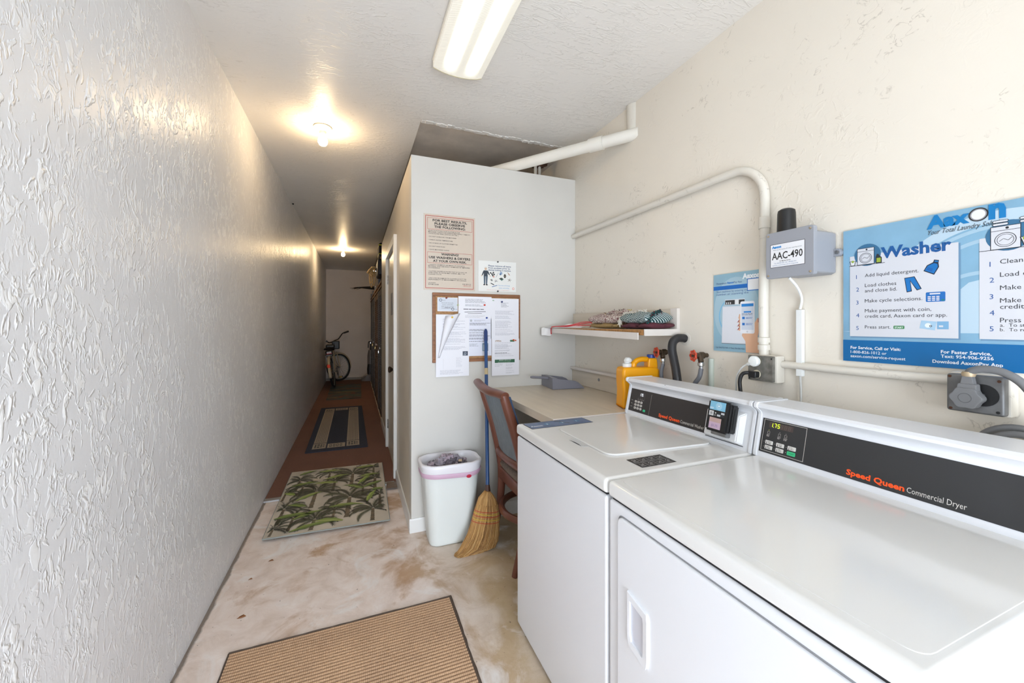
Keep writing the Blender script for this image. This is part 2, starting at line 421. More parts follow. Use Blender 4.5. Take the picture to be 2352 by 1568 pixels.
# carpet
def carpetmat():
    m, nt, bs = newmat('brown_carpet'); co = coords(nt)
    n = noise(nt, co, 260, 3); n2 = noise(nt, coords(nt, (14, 120, 1)), 3, 3); n3 = noise(nt, co, 3, 4)
    c = mixc(nt, n, rgb(94, 62, 50), rgb(146, 108, 92)); c = mixc(nt, math_(nt, 'MULTIPLY', n2, .5), c, rgb(98, 66, 54))
    c = mixc(nt, math_(nt, 'MULTIPLY', n3, .4), c, rgb(158, 112, 92))
    lint = ramp(nt, noise(nt, co, 45, 2), [(.765, (0, 0, 0)), (.785, (.7, .7, .7))]); c = mixc(nt, lint, c, rgb(190, 170, 150))
    nt.links.new(c, bs.inputs['Base Color']); bs.inputs['Roughness'].default_value = .95
    bump(nt, bs, math_(nt, 'ADD', n, n2), .6, .006); return m
tag(MB().box(LX + .003, 3.515, 0.0, PX - .002, EY - .016, .010, .002).build('carpet_runner', carpetmat()),
    'brown flat carpet covering the narrow corridor floor', 'carpet')
tag(MB().prism([(PX - .105, 3.38), (PX - .018, 3.37), (PX - .016, 3.5), (PX - .09, 3.51)], 'z', .0165, .019).build('tape_patch', mat('brown_tape', (112, 92, 78), .4, 0, .2, 20)),
    'torn brown tape patch at the carpet corner by the baseboard', 'tape')

# ================================================================= MATS
# ribbed mat in the foreground
A = Vector((-.475, 1.932, 0)); A2 = Vector((.432, 1.937, 0))
t = thing('ribbed_mat', 'tan ribbed doormat with dark binding in the foreground', 'mat', (0, 1.4, 0))
rb = MB(); xs0, xs1 = -.478, .434; yb, ya = 1.93, 1.05; nr = 56; P = (yb - ya) / nr; vs = []; fs = []
for i in range(nr * 4 + 1):
    y = yb - i * P / 4; z = .0075 + .0035 * [0, .75, 1, .75][i % 4]
    vs += [(xs0, y, z), (xs1, y, z)]
for i in range(nr * 4): fs.append([2 * i, 2 * i + 1, 2 * i + 3, 2 * i + 2])
rb.add(vs, fs)
def ribmat():
    m, nt, bs = newmat('sisal_rib'); co = coords(nt)
    n = noise(nt, coords(nt, (1, 1, 1)), 5, 5); wv = nt.nodes.new('ShaderNodeTexWave'); wv.bands_direction = 'X'; nt.links.new(co, wv.inputs[0]); wv.inputs['Scale'].default_value = 42; wv.inputs['Distortion'].default_value = 1
    c = mixc(nt, ramp(nt, n, [(.35, (0, 0, 0)), (.7, (1, 1, 1))]), rgb(196, 158, 122), rgb(178, 142, 110))
    sep = nt.nodes.new('ShaderNodeSeparateXYZ'); nt.links.new(co, sep.inputs[0])
    c = mixc(nt, math_(nt, 'MULTIPLY', wv.outputs['Fac'], .45), c, rgb(224, 192, 160))
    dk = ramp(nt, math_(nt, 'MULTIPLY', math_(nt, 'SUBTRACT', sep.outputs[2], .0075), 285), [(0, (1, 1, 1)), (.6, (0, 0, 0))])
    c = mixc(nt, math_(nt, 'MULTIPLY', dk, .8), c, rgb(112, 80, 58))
    nt.links.new(c, bs.inputs['Base Color']); bs.inputs['Roughness'].default_value = .85; bump(nt, bs, wv.outputs['Fac'], .5, .002); return m
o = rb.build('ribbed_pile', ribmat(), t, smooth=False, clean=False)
MB().box(xs0, ya, 0, xs1, yb, .0065).build('backing', mat('rubber_back', (70, 56, 46), .8), t)
bd = MB(); R = random.Random(3)
def edge(p, q, n, am):
    pts = []
    for i in range(n + 1):
        f = i / n; pts.append(Vector(p).lerp(Vector(q), f) + Vector((R.uniform(-am, am), R.uniform(-am, am), 0)))
    return pts
bd.tube(edge((xs0 - .004, yb + .005, .006), (xs1 + .004, yb + .004, .006), 24, .0018), .0055, 6)
bd.tube(edge((xs1 + .006, yb + .004, .006), (xs1 + .004, ya, .006), 24, .0025), .0065, 6)
bd.tube(edge((xs0 - .004, yb + .004, .006), (xs0 - .004, ya, .006), 16, .001), .0045, 6)
pl(bd.build('edge_binding', mat('mat_binding', (86, 72, 62), .8), t), 'dark brown frayed edge binding')

# printed floor mats
def printmat(name, label, corners, th, basecol, z0):
    """corners: near-left, near-right, far-right, far-left"""
    t = thing(name, label, 'rug', (sum(c[0] for c in corners) / 4, sum(c[1] for c in corners) / 4, z0))
    MB().prism([(c[0], c[1]) for c in corners], 'z', z0, z0 + th, .001, 1).build('mat_base', basecol, t)
    return t
# palm-tree mat: local canvas, x along width, y away
NL, NR, FR, FL = (-.537, 2.855), (.221, 2.822), (.242, 4.02), (-.53, 4.05)
pbase = mat('palm_ground', (204, 195, 180), .6, 0, .22, 3.2)
t = printmat('palm_rug', 'thin rug printed with palm trees at the carpet edge', [NL, NR, FR, FL], .008, pbase, .0165)
cv = Canvas((NL[0], NL[1], .0247), (1, -.03, 0), (.02, 1, 0), .0003)
cv.ey = Vector((0, 1, 0)); cv.n = Vector((0, 0, 1)); W, H = .76, 1.19
DG = (38, 44, 38); DG2 = (70, 78, 60); LG = (164, 184, 92); LG2 = (128, 150, 74); TR = (110, 96, 78)
def inside(x, y): return .008 < x < W - .008 and .012 < y < H - .012
def frond(x, y, a, L, droop, w, col, layer, serr=True):
    n = 20 if serr else 10; px, py = x, y; cen = []
    for i in range(n + 1):
        f = i / n; ang = a - droop * f * f * (1 if math.cos(a) > 0 else -1)
        cen.append((px, py, ang)); px += math.cos(ang) * L / n; py += math.sin(ang) * L / n * 1.5
    if not serr:
        E = []
        for i, (px, py, ang) in enumerate(cen):
            ww = w * .55 * math.sin(PI * min(1, (i + .3) / n) ** .8) * (.85 + .3 * (i % 3 == 0)); E.append(((px - math.sin(ang) * ww * .7, py + math.cos(ang) * ww), (px + math.sin(ang) * ww * .9, py - math.cos(ang) * ww * 1.1), (px, py)))
        for i in range(n):
            if all(inside(*q) for q in (*E[i], *E[i + 1])):
                cv.poly([E[i][0], E[i + 1][0], E[i + 1][2], E[i][2]], col, layer, 'palm_print'); cv.poly([E[i][2], E[i + 1][2], E[i + 1][1], E[i][1]], LG2 if col != LG2 else (98, 118, 62), layer, 'palm_print')
        return
    for i in range(1, n):
        px, py, ang = cen[i]; ww = w * (math.sin(PI * (i / n) ** .75) * .9 + .15) * R.uniform(.75, 1.3)
        qx, qy, _ = cen[i + 1]
        if not (inside(px, py) and inside(qx, qy)): continue
        for sg, sl in ((1, .6), (-1, 1.05)):
            ex_ = px + math.cos(ang - sg * .6) * ww * sl; ey_ = py + math.sin(ang - sg * .6) * ww * 1.5 * sl - .008
            if inside(ex_, ey_): cv.poly([(px, py), (qx, qy), (ex_, ey_)], col, layer + (sg > 0), 'palm_print')
def palm(x, y, s, col=DG):
    tw = .013 * s
    th = .24 * s
    y0 = max(.014, y - th)
    for i in range(6):
        ya_ = y0 + (y - y0) * i / 6; yb_ = y0 + (y - y0) * (i + 1) / 6; o1 = .012 * s * (1 - i / 6)
        if inside(x - tw - o1, ya_) and inside(x + tw, yb_): cv.poly([(x - tw * (1.2 - i * .08) - o1, ya_), (x + tw * (1.1 - i * .08) - o1, ya_), (x + tw * .7 - o1 * .8, yb_), (x - tw * .8 - o1 * .8, yb_)], (TR if i % 2 else (92, 82, 68)), 3, 'palm_print')
    for j, a in enumerate([.15, .5, .9, 1.35, 1.8, 2.3, 2.7, 3.05, -.15, PI + .2]):
        frond(x, y, a + R.uniform(-.12, .12), (.125 + .05 * R.random()) * s, 1.7, .036 * s, (col, DG2, (46, 50, 44), (58, 66, 50))[j % 4], 4 + (j % 4) * 2)
for (x, y, s) in [(.10, .95, .9), (.52, .97, 1.25), (.25, .66, 1.25), (.70, .80, 1.1), (.06, .40, 1.0), (.50, .46, 1.4), (.72, .45, .9), (.28, .16, 1.1), (.66, .20, 1.1), (.38, .84, .9), (.14, .80, .8), (.40, .28, .8), (.60, .66, .8), (.14, .24, .8), (.04, .10, .7), (.33, 1.06, .8), (.70, 1.08, .8), (.03, .72, .7)]:
    palm(x, y, s)
for (x, y, a, L) in [(.05, .82, .3, .22), (.12, .52, .6, .2), (.02, .25, .2, .25), (.14, .2, .5, .2), (.60, .62, .5, .2), (.6, .6, 2.5, .18), (.36, .32, .1, .25), (.40, .80, 2.9, .2), (.58, .88, .2, .18), (.3, .9, .4, .2),
                     (.66, .55, .1, .1), (.14, .03, .3, .3), (.46, .08, 2.8, .2), (.24, 1.1, .1, .2), (.55, 1.1, .2, .18), (.08, 1.08, .5, .15), (.62, .34, 1.2, .16), (.1, .64, 2.6, .1), (.56, .7, 1.0, .2), (.2, .4, 2.7, .14)]:
    frond(x, y, a, L, .7, .045, (LG, LG2, (164, 176, 104))[int(x * 97) % 3], 13, False)
o = cv.build(t)['palm_print']
# bound edge
b = MB()
for p, q_ in ((NL, NR), (NR, FR), (FL, NL)): b.tube([(p[0], p[1], .0205), (q_[0], q_[1], .0205)], .0045, 6)
pl(b.build('edge_binding', mat('pale_grey_binding', (150, 156, 152), .7), t), 'pale grey edge binding')

# navy and cream mat
NL, NR, FR, FL = (-.49, 4.631), (.132, 4.636), (.104, 7.02), (-.507, 7.04)
navy = mat('navy_pile', (56, 60, 78), .95, 0, .3, 60, .5, 300)
t = printmat('navy_rug', 'navy blue rug with two cream patterned stripes down the corridor', [NL, NR, FR, FL], .008, navy, .010)
cv = Canvas((NL[0], NL[1], .0182), (1, 0, 0), (0, 1, 0), .0005); CR = (176, 162, 146); NV = (50, 52, 66)
W, H = .61, 2.39
for x0, x1 in ((.055, .19), (.40, .535)):
    cv.rect(x0, .10, x1, H - .10, CR, 1, 'cream_pattern')
    n = 46
    for i in range(n):
        y = .34 + (H - .68) * i / n
        for j in range(6):
            xx = x0 + .022 + j * (x1 - x0 - .044) / 5.0
            dx = .0055; off = .012 if j % 2 else 0
            cv.poly([(xx - dx, y + off), (xx, y + off - .014), (xx + dx, y + off), (xx, y + off + .014)], NV, 2, 'cream_pattern')
    for yy in (.14, H - .30):
        for (a, b2, c2, d2) in ((.02, 0, .035, .13), (.045, .08, .07, .13), (.045, 0, .07, .05), (.08, 0, .092, .13), (.10, .02, .118, .05), (.10, .08, .118, .11)):
            cv.rect(x0 + a, yy + b2, x0 + c2, yy + d2, NV, 2, 'cream_pattern')
        cv.rect(x0, yy + (.16 if yy < 1 else -.05), x1, yy + (.18 if yy < 1 else -.03), NV, 2, 'cream_pattern')
for y0_, y1_ in ((.10, .26), (H - .26, H - .10)):
    cv.rect(.205, y0_, .385, y1_, CR, 1, 'cream_pattern')
    for j in range(4):
        xx = .225 + j * .035; cv.rect(xx, y0_ + .03, xx + .024, y1_ - .03, NV, 2, 'cream_pattern'); cv.rect(xx + .007, y0_ + .05, xx + .017, y1_ - .05, CR, 3, 'cream_pattern')
cv.build(t)
# far striped mat
NL, NR, FR, FL = (-.483, 7.79), (.107, 7.78), (.124, 9.66), (-.495, 9.80)
def stripemat():
    m, nt, bs = newmat('teal_stripe_pile'); co = coords(nt)
    n = noise(nt, coords(nt, (1.1, 5.5, 1)), 1.6, 4, .8)
    c = ramp(nt, n, [(.3, rgb(50, 62, 66)), (.42, rgb(92, 104, 100)), (.5, rgb(66, 78, 80)), (.57, rgb(150, 84, 48)), (.60, rgb(70, 84, 84)), (.72, rgb(126, 124, 92))])
    nt.links.new(c, bs.inputs['Base Color']); bs.inputs['Roughness'].default_value = .9; return m
t = printmat('striped_rug', 'small teal rug with orange streaks under the bicycle wheel', [NL, NR, FR, FL], .008, stripemat(), .010)
fr = MB()
for i in range(40):
    x = NL[0] + .01 + i * .0147; fr.box(x, NL[1] - .012, .0105, x + .006, NL[1] + .002, .013)
f_ = fr.build('fringe', mat('grey_fringe', (110, 120, 116), .9), t); f_['kind'] = 'stuff'

# ================================================================= APPLIANCES
WX = .675; TZ = .914
XB = 1.44
def console_profile():
    # x, z outline of the control console (side view)
    pts = [(1.278, TZ), (1.278, .926), (1.306, 1.052)]
    for k in range(5): a = k / 4; pts.append((1.306 - .020 * a * a, 1.052 + .022 * a))
    pts += [(1.282, 1.078), (1.282, 1.086), (1.290, 1.093), (XB, 1.093), (XB, TZ)]
    return pts
FP0, FP1 = Vector((1.278, 0, .926)), Vector((1.306, 0, 1.052))
FUP = (FP1 - FP0).normalized()
def face_canvas(yl):
    """canvas on the slanted console face; origin at bottom-left (large Y), x to the right"""
    return Canvas((FP0.x, yl, FP0.z), (0, -1, 0), FUP, .0003)
def seg(cv, x, y, h, s, col, layer=3, part='display_digits'):
    w_ = h * .5; t_ = h * .13; sl = .12
    S = {'0': 'abcdef', '1': 'bc', '7': 'abc', '5': 'acdfg', '8': 'abcdefg'}[s]
    Q = {'a': ((0, h), (w_, h)), 'b': ((w_, h), (w_, h / 2)), 'c': ((w_, h / 2), (w_, 0)), 'd': ((0, 0), (w_, 0)), 'e': ((0, 0), (0, h / 2)), 'f': ((0, h / 2), (0, h)), 'g': ((0, h / 2), (w_, h / 2))}
    for k_ in S: cv.line([(x + a + b2 * sl, y + b2) for a, b2 in Q[k_]], t_, col, layer, part)
LITG = emat('lit_green_digit', (190, 235, 30), 1.2); LITW = emat('lit_white_digit', (235, 240, 245), .8)

def appliance_shell(t, y0, y1, washer):
    body = MB().box(WX + .004, y0 + .003, .022, 1.40, y1 - .003, .862, .009, 3)
    ob = body.build('cabinet', WHITE2, t)
    tp = MB().box(WX, y0, .868, 1.41, y1, TZ, .013, 4).build('top_panel', WHITE, t)
    MB().box(WX + .012, y0 + .012, .855, 1.39, y1 - .012, .872).build('seam', DARK, t)
    for fx in (WX + .05, 1.34):
        for fy in (y0 + .05, y1 - .05):
            MB().lathe([(.02, 0), (.02, .012), (.01, .014), (.01, .025)], (fx, fy, 0), n=12).build('foot', DARK, t)
    cb = MB().prism(console_profile(), 'y', y0 + .002, y1 - .002).build('console', WHITE2, t, ang=25)
    for a, b_ in ((y1 - .012, y1), (y0, y0 + .012)):
        pr = [(x - (.004 if x < XB - .01 else 0), z + (.003 if z > 1.08 else 0)) for x, z in console_profile()]
        MB().prism(pr, 'y', a, b_, .001, 1).build('console_end_cap', WHITE2, cb, ang=25)
    return ob, tp, cb

# ---- washer
WY0, WY1 = .957, 1.642
tw = thing('washing_machine', 'white top-loading washing machine with black console and card reader', 'washing machine', ((WX + XB) / 2, (WY0 + WY1) / 2, 0))
body, top, con = appliance_shell(tw, WY0, WY1, True)
# lid
def rquad(pts, r, n=5):
    out = []
    for i in range(len(pts)):
        p = Vector(pts[i]); a = (Vector(pts[i - 1]) - p); b = (Vector(pts[(i + 1) % len(pts)]) - p)
        rr = min(r, a.length * .45, b.length * .45); p0 = p + a.normalized() * rr; p1 = p + b.normalized() * rr
        for k_ in range(n + 1):
            f = k_ / n; out.append(tuple((p0 * (1 - f) ** 2 + p * 2 * f * (1 - f) + p1 * f * f)))
    return out
lq = rquad([(.802, 1.494), (.798, 1.112), (1.25, 1.085), (1.25, 1.54)], .045)
gr = [(Vector(p) + (Vector(p) - Vector((1.02, 1.32))).normalized() * .004) for p in lq]
MB().prism([tuple(p) for p in gr], 'z', TZ - .002, TZ + .0006).build('lid_groove', mat('groove_grey', (206, 205, 203), .35), top, smooth=False)
MB().prism(lq, 'z', TZ - .001, TZ + .0065, .003, 3).build('lid', WHITE, tw)
lh = MB(); lh.prism(rquad([(.777, 1.345), (.769, 1.33), (.769, 1.255), (.779, 1.235), (.797, 1.235), (.797, 1.345)], .008), 'z', TZ - .001, TZ + .0012)
MB().prism([(.771, 1.245), (.7695, 1.285), (.771, 1.325), (.7745, 1.30), (.7755, 1.27)], 'z', TZ + .0010, TZ + .0016).build('lid_grip_slot', DARK, tw, smooth=False)
pl(lh.build('lid_grip', mat('grip_shade', (190, 190, 190), .4), top), 'finger recess of the lid')
# stickers on the top
cv = Canvas((.703, 1.632, TZ + .0004), (1, .02, 0), (-.02, 1, 0), .0002)
cv = Canvas((.702, 1.527, TZ + .0004), (1, .03, 0), (-.03, 1, 0), .0002)
SB = (98, 114, 146)
cv.rect(0, 0, .315, .098, (48, 52, 66), 1, 'instruction_sticker'); cv.rect(.004, .004, .311, .094, SB, 2, 'instruction_sticker')
for i, ch in enumerate('321'):
    cx = .10 + i * .078; cv.disc(cx, .05, .014, (70, 120, 158), 3, 'instruction_sticker'); cv.text(cx - .004, .043, ch, size=.02, col=(225, 230, 235), layer=4, part='instruction_sticker', bold=.02)
    cv.greek(cx - .035, .012, cx + .028, .03, 4, (70, 82, 108), 3, 'instruction_sticker', seed=i); cv.greek(cx - .03, .07, cx + .028, .086, 3, (70, 82, 108), 3, 'instruction_sticker', seed=i + 5)
cv.text(.012, .03, 'Aaxon', size=.022, col=(222, 226, 232), layer=3, part='instruction_sticker', bold=.03)
cv.line([(.158, .088), (.205, .03)], .007, (70, 66, 62), 4, 'instruction_sticker')
cv.build(top)
cv = Canvas((.832, .988, TZ + .0004), (1, .015, 0), (0, 1, 0), .0002)
cv.rect(0, 0, .142, .078, (38, 36, 36), 1, 'care_symbol_sticker')
for i in range(1, 4): cv.rect(i * .0355 - .0006, .002, i * .0355 + .0006, .076, (190, 190, 188), 2, 'care_symbol_sticker')
cv.rect(.002, .0385, .14, .0397, (190, 190, 188), 2, 'care_symbol_sticker')
for i in range(4):
    for j in range(2):
        x, y = .018 + i * .0355, .02 + j * .0385
        if (i + j) % 2: cv.arc(x, y + .004, .007, .0012, (200, 200, 198), 2, 'care_symbol_sticker', n=14)
        else: cv.line([(x - .008, y + .008), (x - .005, y - .002), (x + .005, y - .002), (x + .008, y + .008)], .0012, (200, 200, 198), 2, 'care_symbol_sticker')
        cv.line([(x - .007, y - .006), (x + .007, y + .009)], .001, (200, 200, 198), 2, 'care_symbol_sticker')
        cv.greek(x - .012, y - .013, x + .012, y - .007, 2, (170, 170, 168), 2, 'care_symbol_sticker', seed=i * 3 + j, gap=0)
cv.build(top)
# console face, washer
yl = WY1 - .014; cv = face_canvas(yl); cv.zoom(1400, 840, 5.88)
FW = yl - (WY0 + .03)
pn = MB()
pn.add([cv.O + cv.ex * x + cv.ey * y + cv.n * d_ for x, y in ((.006, .008), (.46, .008), (.50, .008), (.50, .118), (.46, .118), (.006, .118)) for d_ in (.0002, .0012)],
       [[0, 2, 4, 6, 8, 10], [1, 3, 5, 7, 9, 11], [0, 1, 3, 2], [2, 3, 5, 4], [4, 5, 7, 6], [6, 7, 9, 8], [8, 9, 11, 10], [10, 11, 1, 0]])
fp = pn.build('control_panel', PANEL, con, smooth=False)
cv.O = cv.O + cv.n * .0013
BT = (214, 210, 204)
def button(x, y, w_, h_, col=BT, part='buttons'):
    cv.button(fp, x, y, w_, h_, col, .0012, h_ * .3)
for r_ in range(3):
    for c_ in range(3):
        x = .052 + c_ * .020 ; y = .058 - r_ * .0155
        button(x, y, .0145, .0105); cv.greek(x - .005, y - .0025, x + .005, y + .0025, 1, (70, 66, 64), 5, 'panel_marks', seed=c_, gap=0)
    cv.rect(.018, y - .0003, .10, y + .0003, (120, 116, 112), 1, 'panel_marks'); cv.greek(.018, y + .001, .03, y + .006, 1, (170, 166, 160), 2, 'panel_marks', gap=0)
button(.118, .024, .017, .011, (70, 190, 140)); cv.rect(.113, .022, .123, .026, (30, 220, 150), 5, 'panel_marks')
cv.rect(.068, .086, .112, .104, (62, 58, 58), 2, 'display_window')
for i, ch in enumerate('175'): seg(cv, .073 + i * .0085, .089, .0115, ch, LITW)
cv.disc(.0805, .089, .0009, LITW, 3, 'display_digits', n=8)
for i in range(4):
    x = .067 + i * .013; cv.greek(x - .004, .068, x + .004, .074, 2, (170, 166, 160), 2, 'panel_marks', gap=0, seed=i); cv.disc(x, .079, .0009, (180, 176, 170), 2, 'panel_marks', n=8)
cv.rect(.152, .010, .1532, .108, (180, 176, 168), 2, 'panel_marks')
cv.zoom(1400, 840, 5.88)
OR = (250, 88, 28)
a = cv.q(702, 690); b = cv.q(990, 770)
cv.text(.216, .019, 'Speed Queen', w=.124, size=.0205, col=OR, bold=.03, layer=2)
cv.text(.345, .019, 'Commercial Washer', w=.120, size=.019, col=(215, 212, 205), layer=2)
cv.build(fp)
MB().lathe([(.008, 0), (.008, .004), (.006, .006)], (1.2865, 1.378, 1.0835), n=14, ax='x', M=Matrix.Identity(4)).build('lock_plug', BLACKP, con)
# coin plate
cvp = face_canvas(WY0 + .03)
def facept(x, y, d): return cvp.O + cvp.ex * x + cvp.ey * y + cvp.n * d
def facebox(mb, x0, y0, x1, y1, d0, d1, shrink=0, bev=0.002):
    M = Matrix((( *cvp.ex, 0), (*cvp.ey, 0), (*cvp.n, 0), (0, 0, 0, 1))).transposed(); M.translation = cvp.O
    pr = [(x0, y0), (x1, y0), (x1, y1), (x0, y1)]
    b = bmesh.new(); lo = [b.verts.new((x, y, d0)) for x, y in pr]
    cx, cy = (x0 + x1) / 2, (y0 + y1) / 2
    hi = [b.verts.new((x + (-shrink if x > cx else shrink * .3), y + (-shrink if y > cy else shrink * .3), d1)) for x, y in pr]
    b.faces.new(lo[::-1]); b.faces.new(hi)
    for i in range(4): b.faces.new([lo[i], lo[(i + 1) % 4], hi[(i + 1) % 4], hi[i]])
    if bev: bmesh.ops.bevel(b, geom=b.edges[:], offset=bev, segments=2, affect='EDGES')
    mb.bm(b, 0, M)
m = MB(); facebox(m, -.165, .004, -.004, .122, 0, .018, .018, .003)
m.build('coin_plate', mat('matt_white_plate', (228, 228, 228), .6), con)
m = MB(); facebox(m, -.165, .001, -.004, .003, 0, .002, 0, 0); m.build('plate_slot', DARK, con)
m = MB()
for z in (.945, 1.065): m.lathe([(.005, 0), (.005, .002), (.003, .003)], (1.34, WY0 - .0005, z), 'y', 12, M=None)
# screws sit on the end cap's face turned to the camera
for x, z in ((1.322, 1.06), (1.300, .945)): MB().lathe([(.0055, 0), (.0055, -.003), (.003, -.004)], (x, WY0 + .0005, z), 'y', 12).build('screw', STEEL, con)
# card reader
tr = thing('card_reader', 'black card reader with two small screens on the washer console', 'card reader', (1.262, 1.05, .99))
cvp = face_canvas(1.110)
m = MB(); facebox(m, 0, .030, .094, .145, .045, .062, .002, .006); facebox(m, .010, .036, .094, .138, .014, .047, 0, .004); m.build('reader_body', BLACKP, tr)
m = MB(); facebox(m, .092, .050, .0955, .125, .030, .036, 0, 0); m.build('card_slot', DARK, tr)
m = MB(); facebox(m, .012, .018, .078, .034, .014, .04, 0, .002); m.build('reader_bracket', STEEL, tr)
cv = Canvas(facept(0, 0, .0622), cvp.ex, cvp.ey, .0003)
cv.rect(.012, .108, .078, .140, (128, 186, 214), 1, 'upper_screen')
cv.arc(.050, .124, .013, .002, (180, 215, 232), 2, 'upper_screen'); cv.arc(.050, .124, .009, .002, (200, 226, 238), 2, 'upper_screen'); cv.disc(.050, .124, .004, (222, 236, 242), 2, 'upper_screen', n=12)
cv.text(.014, .111, 'PAY', size=.009, col=(235, 242, 246), layer=3, part='upper_screen', bold=.02)
cv.rect(.012, .086, .032, .104, (205, 205, 205), 1, 'icon_strip'); cv.arc(.022, .095, .005, .001, (50, 50, 50), 2, 'icon_strip', n=12); cv.disc(.022, .095, .002, (50, 50, 50), 2, 'icon_strip', n=8)
cv.rect(.035, .087, .045, .104, (30, 30, 32), 1, 'icon_strip'); cv.disc(.040, .098, .003, (210, 210, 210), 2, 'icon_strip', n=10)
for i in range(4): cv.rect(.047 + (i % 2) * .016, .087 + (i // 2) * .009, .061 + (i % 2) * .016, .094 + (i // 2) * .009, ((190, 195, 200), (40, 44, 50))[(i + i // 2) % 2], 1, 'icon_strip')
cv.greek(.035, .087, .045, .092, 2, (200, 200, 200), 2, 'icon_strip', gap=0)
cv.rect(.018, .040, .068, .080, (196, 170, 190), 1, 'lower_screen'); cv.rect(.018, .064, .068, .080, (190, 160, 152), 2, 'lower_screen')
cv.text(.030, .048, '$1.75', size=.012, col=(150, 130, 170), layer=3, part='lower_screen', bold=.01)
cv.build(tr)

# ---- dryer
DY_0, DY_1 = .262, .951
td = thing('clothes_dryer', 'white front-door clothes dryer, nearest machine, with black console', 'dryer', ((WX + XB) / 2, (DY_0 + DY_1) / 2, 0))
body, top, con = appliance_shell(td, DY_0, DY_1, False)
top_in = MB().prism(rquad([(WX + .03, DY_1 - .02), (WX + .03, DY_0 + .02), (1.25, DY_0 + .02), (1.25, DY_1 - .02)], .03), 'z', TZ - .001, TZ + .0012, .001, 2)
top_in.build('raised_field', WHITE, top)
# door with groove
dq = rquad([(DY_1 - .052, .834), (DY_0 + .052, .834), (DY_0 + .052, .12), (DY_1 - .052, .12)], .022, 6)
ctr = Vector(((DY_0 + DY_1) / 2, .477))
gq = [tuple(Vector(p) + Vector((math.copysign(.004, p[0] - ctr.x), math.copysign(.004, p[1] - ctr.y)))) for p in dq]
MB().prism(gq, 'x', WX + .0034, WX + .02).build('door_groove', mat('door_gap', (140, 140, 142), .5), body, smooth=False)
dr = MB().prism(dq, 'x', WX - .004, WX + .02, .004, 3).build('door', WHITE2, td)
# recessed handle: raised bezel with a sloping scoop
bz = MB(); yh0, yh1, zh0, zh1 = .852, .777, .655, .512
outer = [(yh0, .660), (yh1 + .002, .645), (yh1, .625), (yh1, .530), (yh1 + .004, .508), (yh0 - .006, .522), (yh0, .545)]
inner = [(yh0 - .013, .640), (yh1 + .013, .628), (yh1 + .011, .615), (yh1 + .011, .542), (yh1 + .014, .528), (yh0 - .018, .536), (yh0 - .013, .552)]
n_ = len(outer); vs = [(WX - .004, *p) for p in outer] + [(WX - .011, p[0] + (ctr.x - p[0]) * .02, p[1]) for p in outer] + [(WX - .010, *p) for p in inner] + [(WX - .0045, p[0], p[1]) for p in inner]
fs = []
for L_ in range(3):
    for i in range(n_): fs.append([L_ * n_ + i, L_ * n_ + (i + 1) % n_, (L_ + 1) * n_ + (i + 1) % n_, (L_ + 1) * n_ + i])
bz.add(vs, fs); hb = bz.build('door_handle', WHITE2, dr, ang=50)
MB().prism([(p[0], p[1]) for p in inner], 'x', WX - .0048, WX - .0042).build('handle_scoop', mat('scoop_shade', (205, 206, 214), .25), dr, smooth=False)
# console face
yl = DY_1 - .014; cv = face_canvas(yl)
pn = MB(); W_ = yl - (DY_0 + .07)
pn.add([cv.O + cv.ex * x + cv.ey * y + cv.n * d_ for x, y in ((.004, .006), (W_, .006), (W_, .119), (.004, .119)) for d_ in (.0002, .0012)],
       [[0, 2, 4, 6], [1, 3, 5, 7], [0, 1, 3, 2], [2, 3, 5, 4], [4, 5, 7, 6], [6, 7, 1, 0]])
fp = pn.build('control_panel', mat('console_dark_panel', (48, 48, 49), .4), con, smooth=False)
cv.O = cv.O + cv.n * .0013
fx0, fy0, fx1, fy1 = .010, .012, .146, .116
cv.frame(fx0, fy0, fx1, fy1, .0014, (196, 192, 184), 1, 'panel_marks')
cv.rect(.028, .092, .106, .110, (74, 62, 58), 2, 'display_window')
for i in range(3): seg(cv, .066 + i * .0125, .095, .012, '8', (96, 84, 78), 3, 'display_window')
for i, ch in enumerate('175'): seg(cv, .033 + i * .0115, .095, .012, ch, LITG)
cv.disc(.0425, .0945, .001, LITG, 3, 'display_digits', n=8)
for i, x in enumerate((.030, .066, .086)):
    cv.disc(x, .082, .0013, (190, 200, 90) if i == 0 else (150, 148, 144), 2, 'panel_marks', n=10)
    cv.frame(x - .004, .070, x + .004, .078, .0008, (180, 176, 170), 2, 'panel_marks'); cv.greek(x - .006, .060, x + .006, .068, 3, (190, 186, 180), 2, 'panel_marks', gap=0, seed=i)
for r_ in range(2):
    for c_ in range(3):
        x = .036 + c_ * .0365; y = .042 - r_ * .0165
        col = (60, 190, 130) if (r_ and c_ == 2) else (220, 217, 211)
        cv.button(fp, x, y, .025, .0124, col, .0012, .002)
        if col[0] != 60:
            cv.rect(x - .0085, y - .004, x - .0072, y + .004, (50, 48, 48), 5, 'panel_marks'); cv.disc(x - .0078, y - .004, .0016, (50, 48, 48), 5, 'panel_marks', n=8)
            cv.text(x - .004, y + .0008, ('HIGH', 'LOW', 'NO', 'MED', 'DELI', '')[r_ * 3 + c_], size=.0045, col=(50, 48, 48), layer=5, part='panel_marks', bold=.01); cv.text(x - .004, y - .0042, ('TEMP', 'TEMP', 'HEAT', 'TEMP', 'CATE', '')[r_ * 3 + c_], size=.0045, col=(50, 48, 48), layer=5, part='panel_marks', bold=.01)
        else: cv.text(x - .007, y - .002, 'START', size=.006, col=(20, 120, 80), layer=5, part='panel_marks', bold=.01)
        cv.disc(x - .017, y, .0012, (170, 168, 160), 2, 'panel_marks', n=8)
cv.zoom(1700, 880, 3.607)
a = cv.q(880, 735); b = cv.q(1362, 880); c2 = cv.q(1380, 890); d2 = cv.q(1880, 1035)
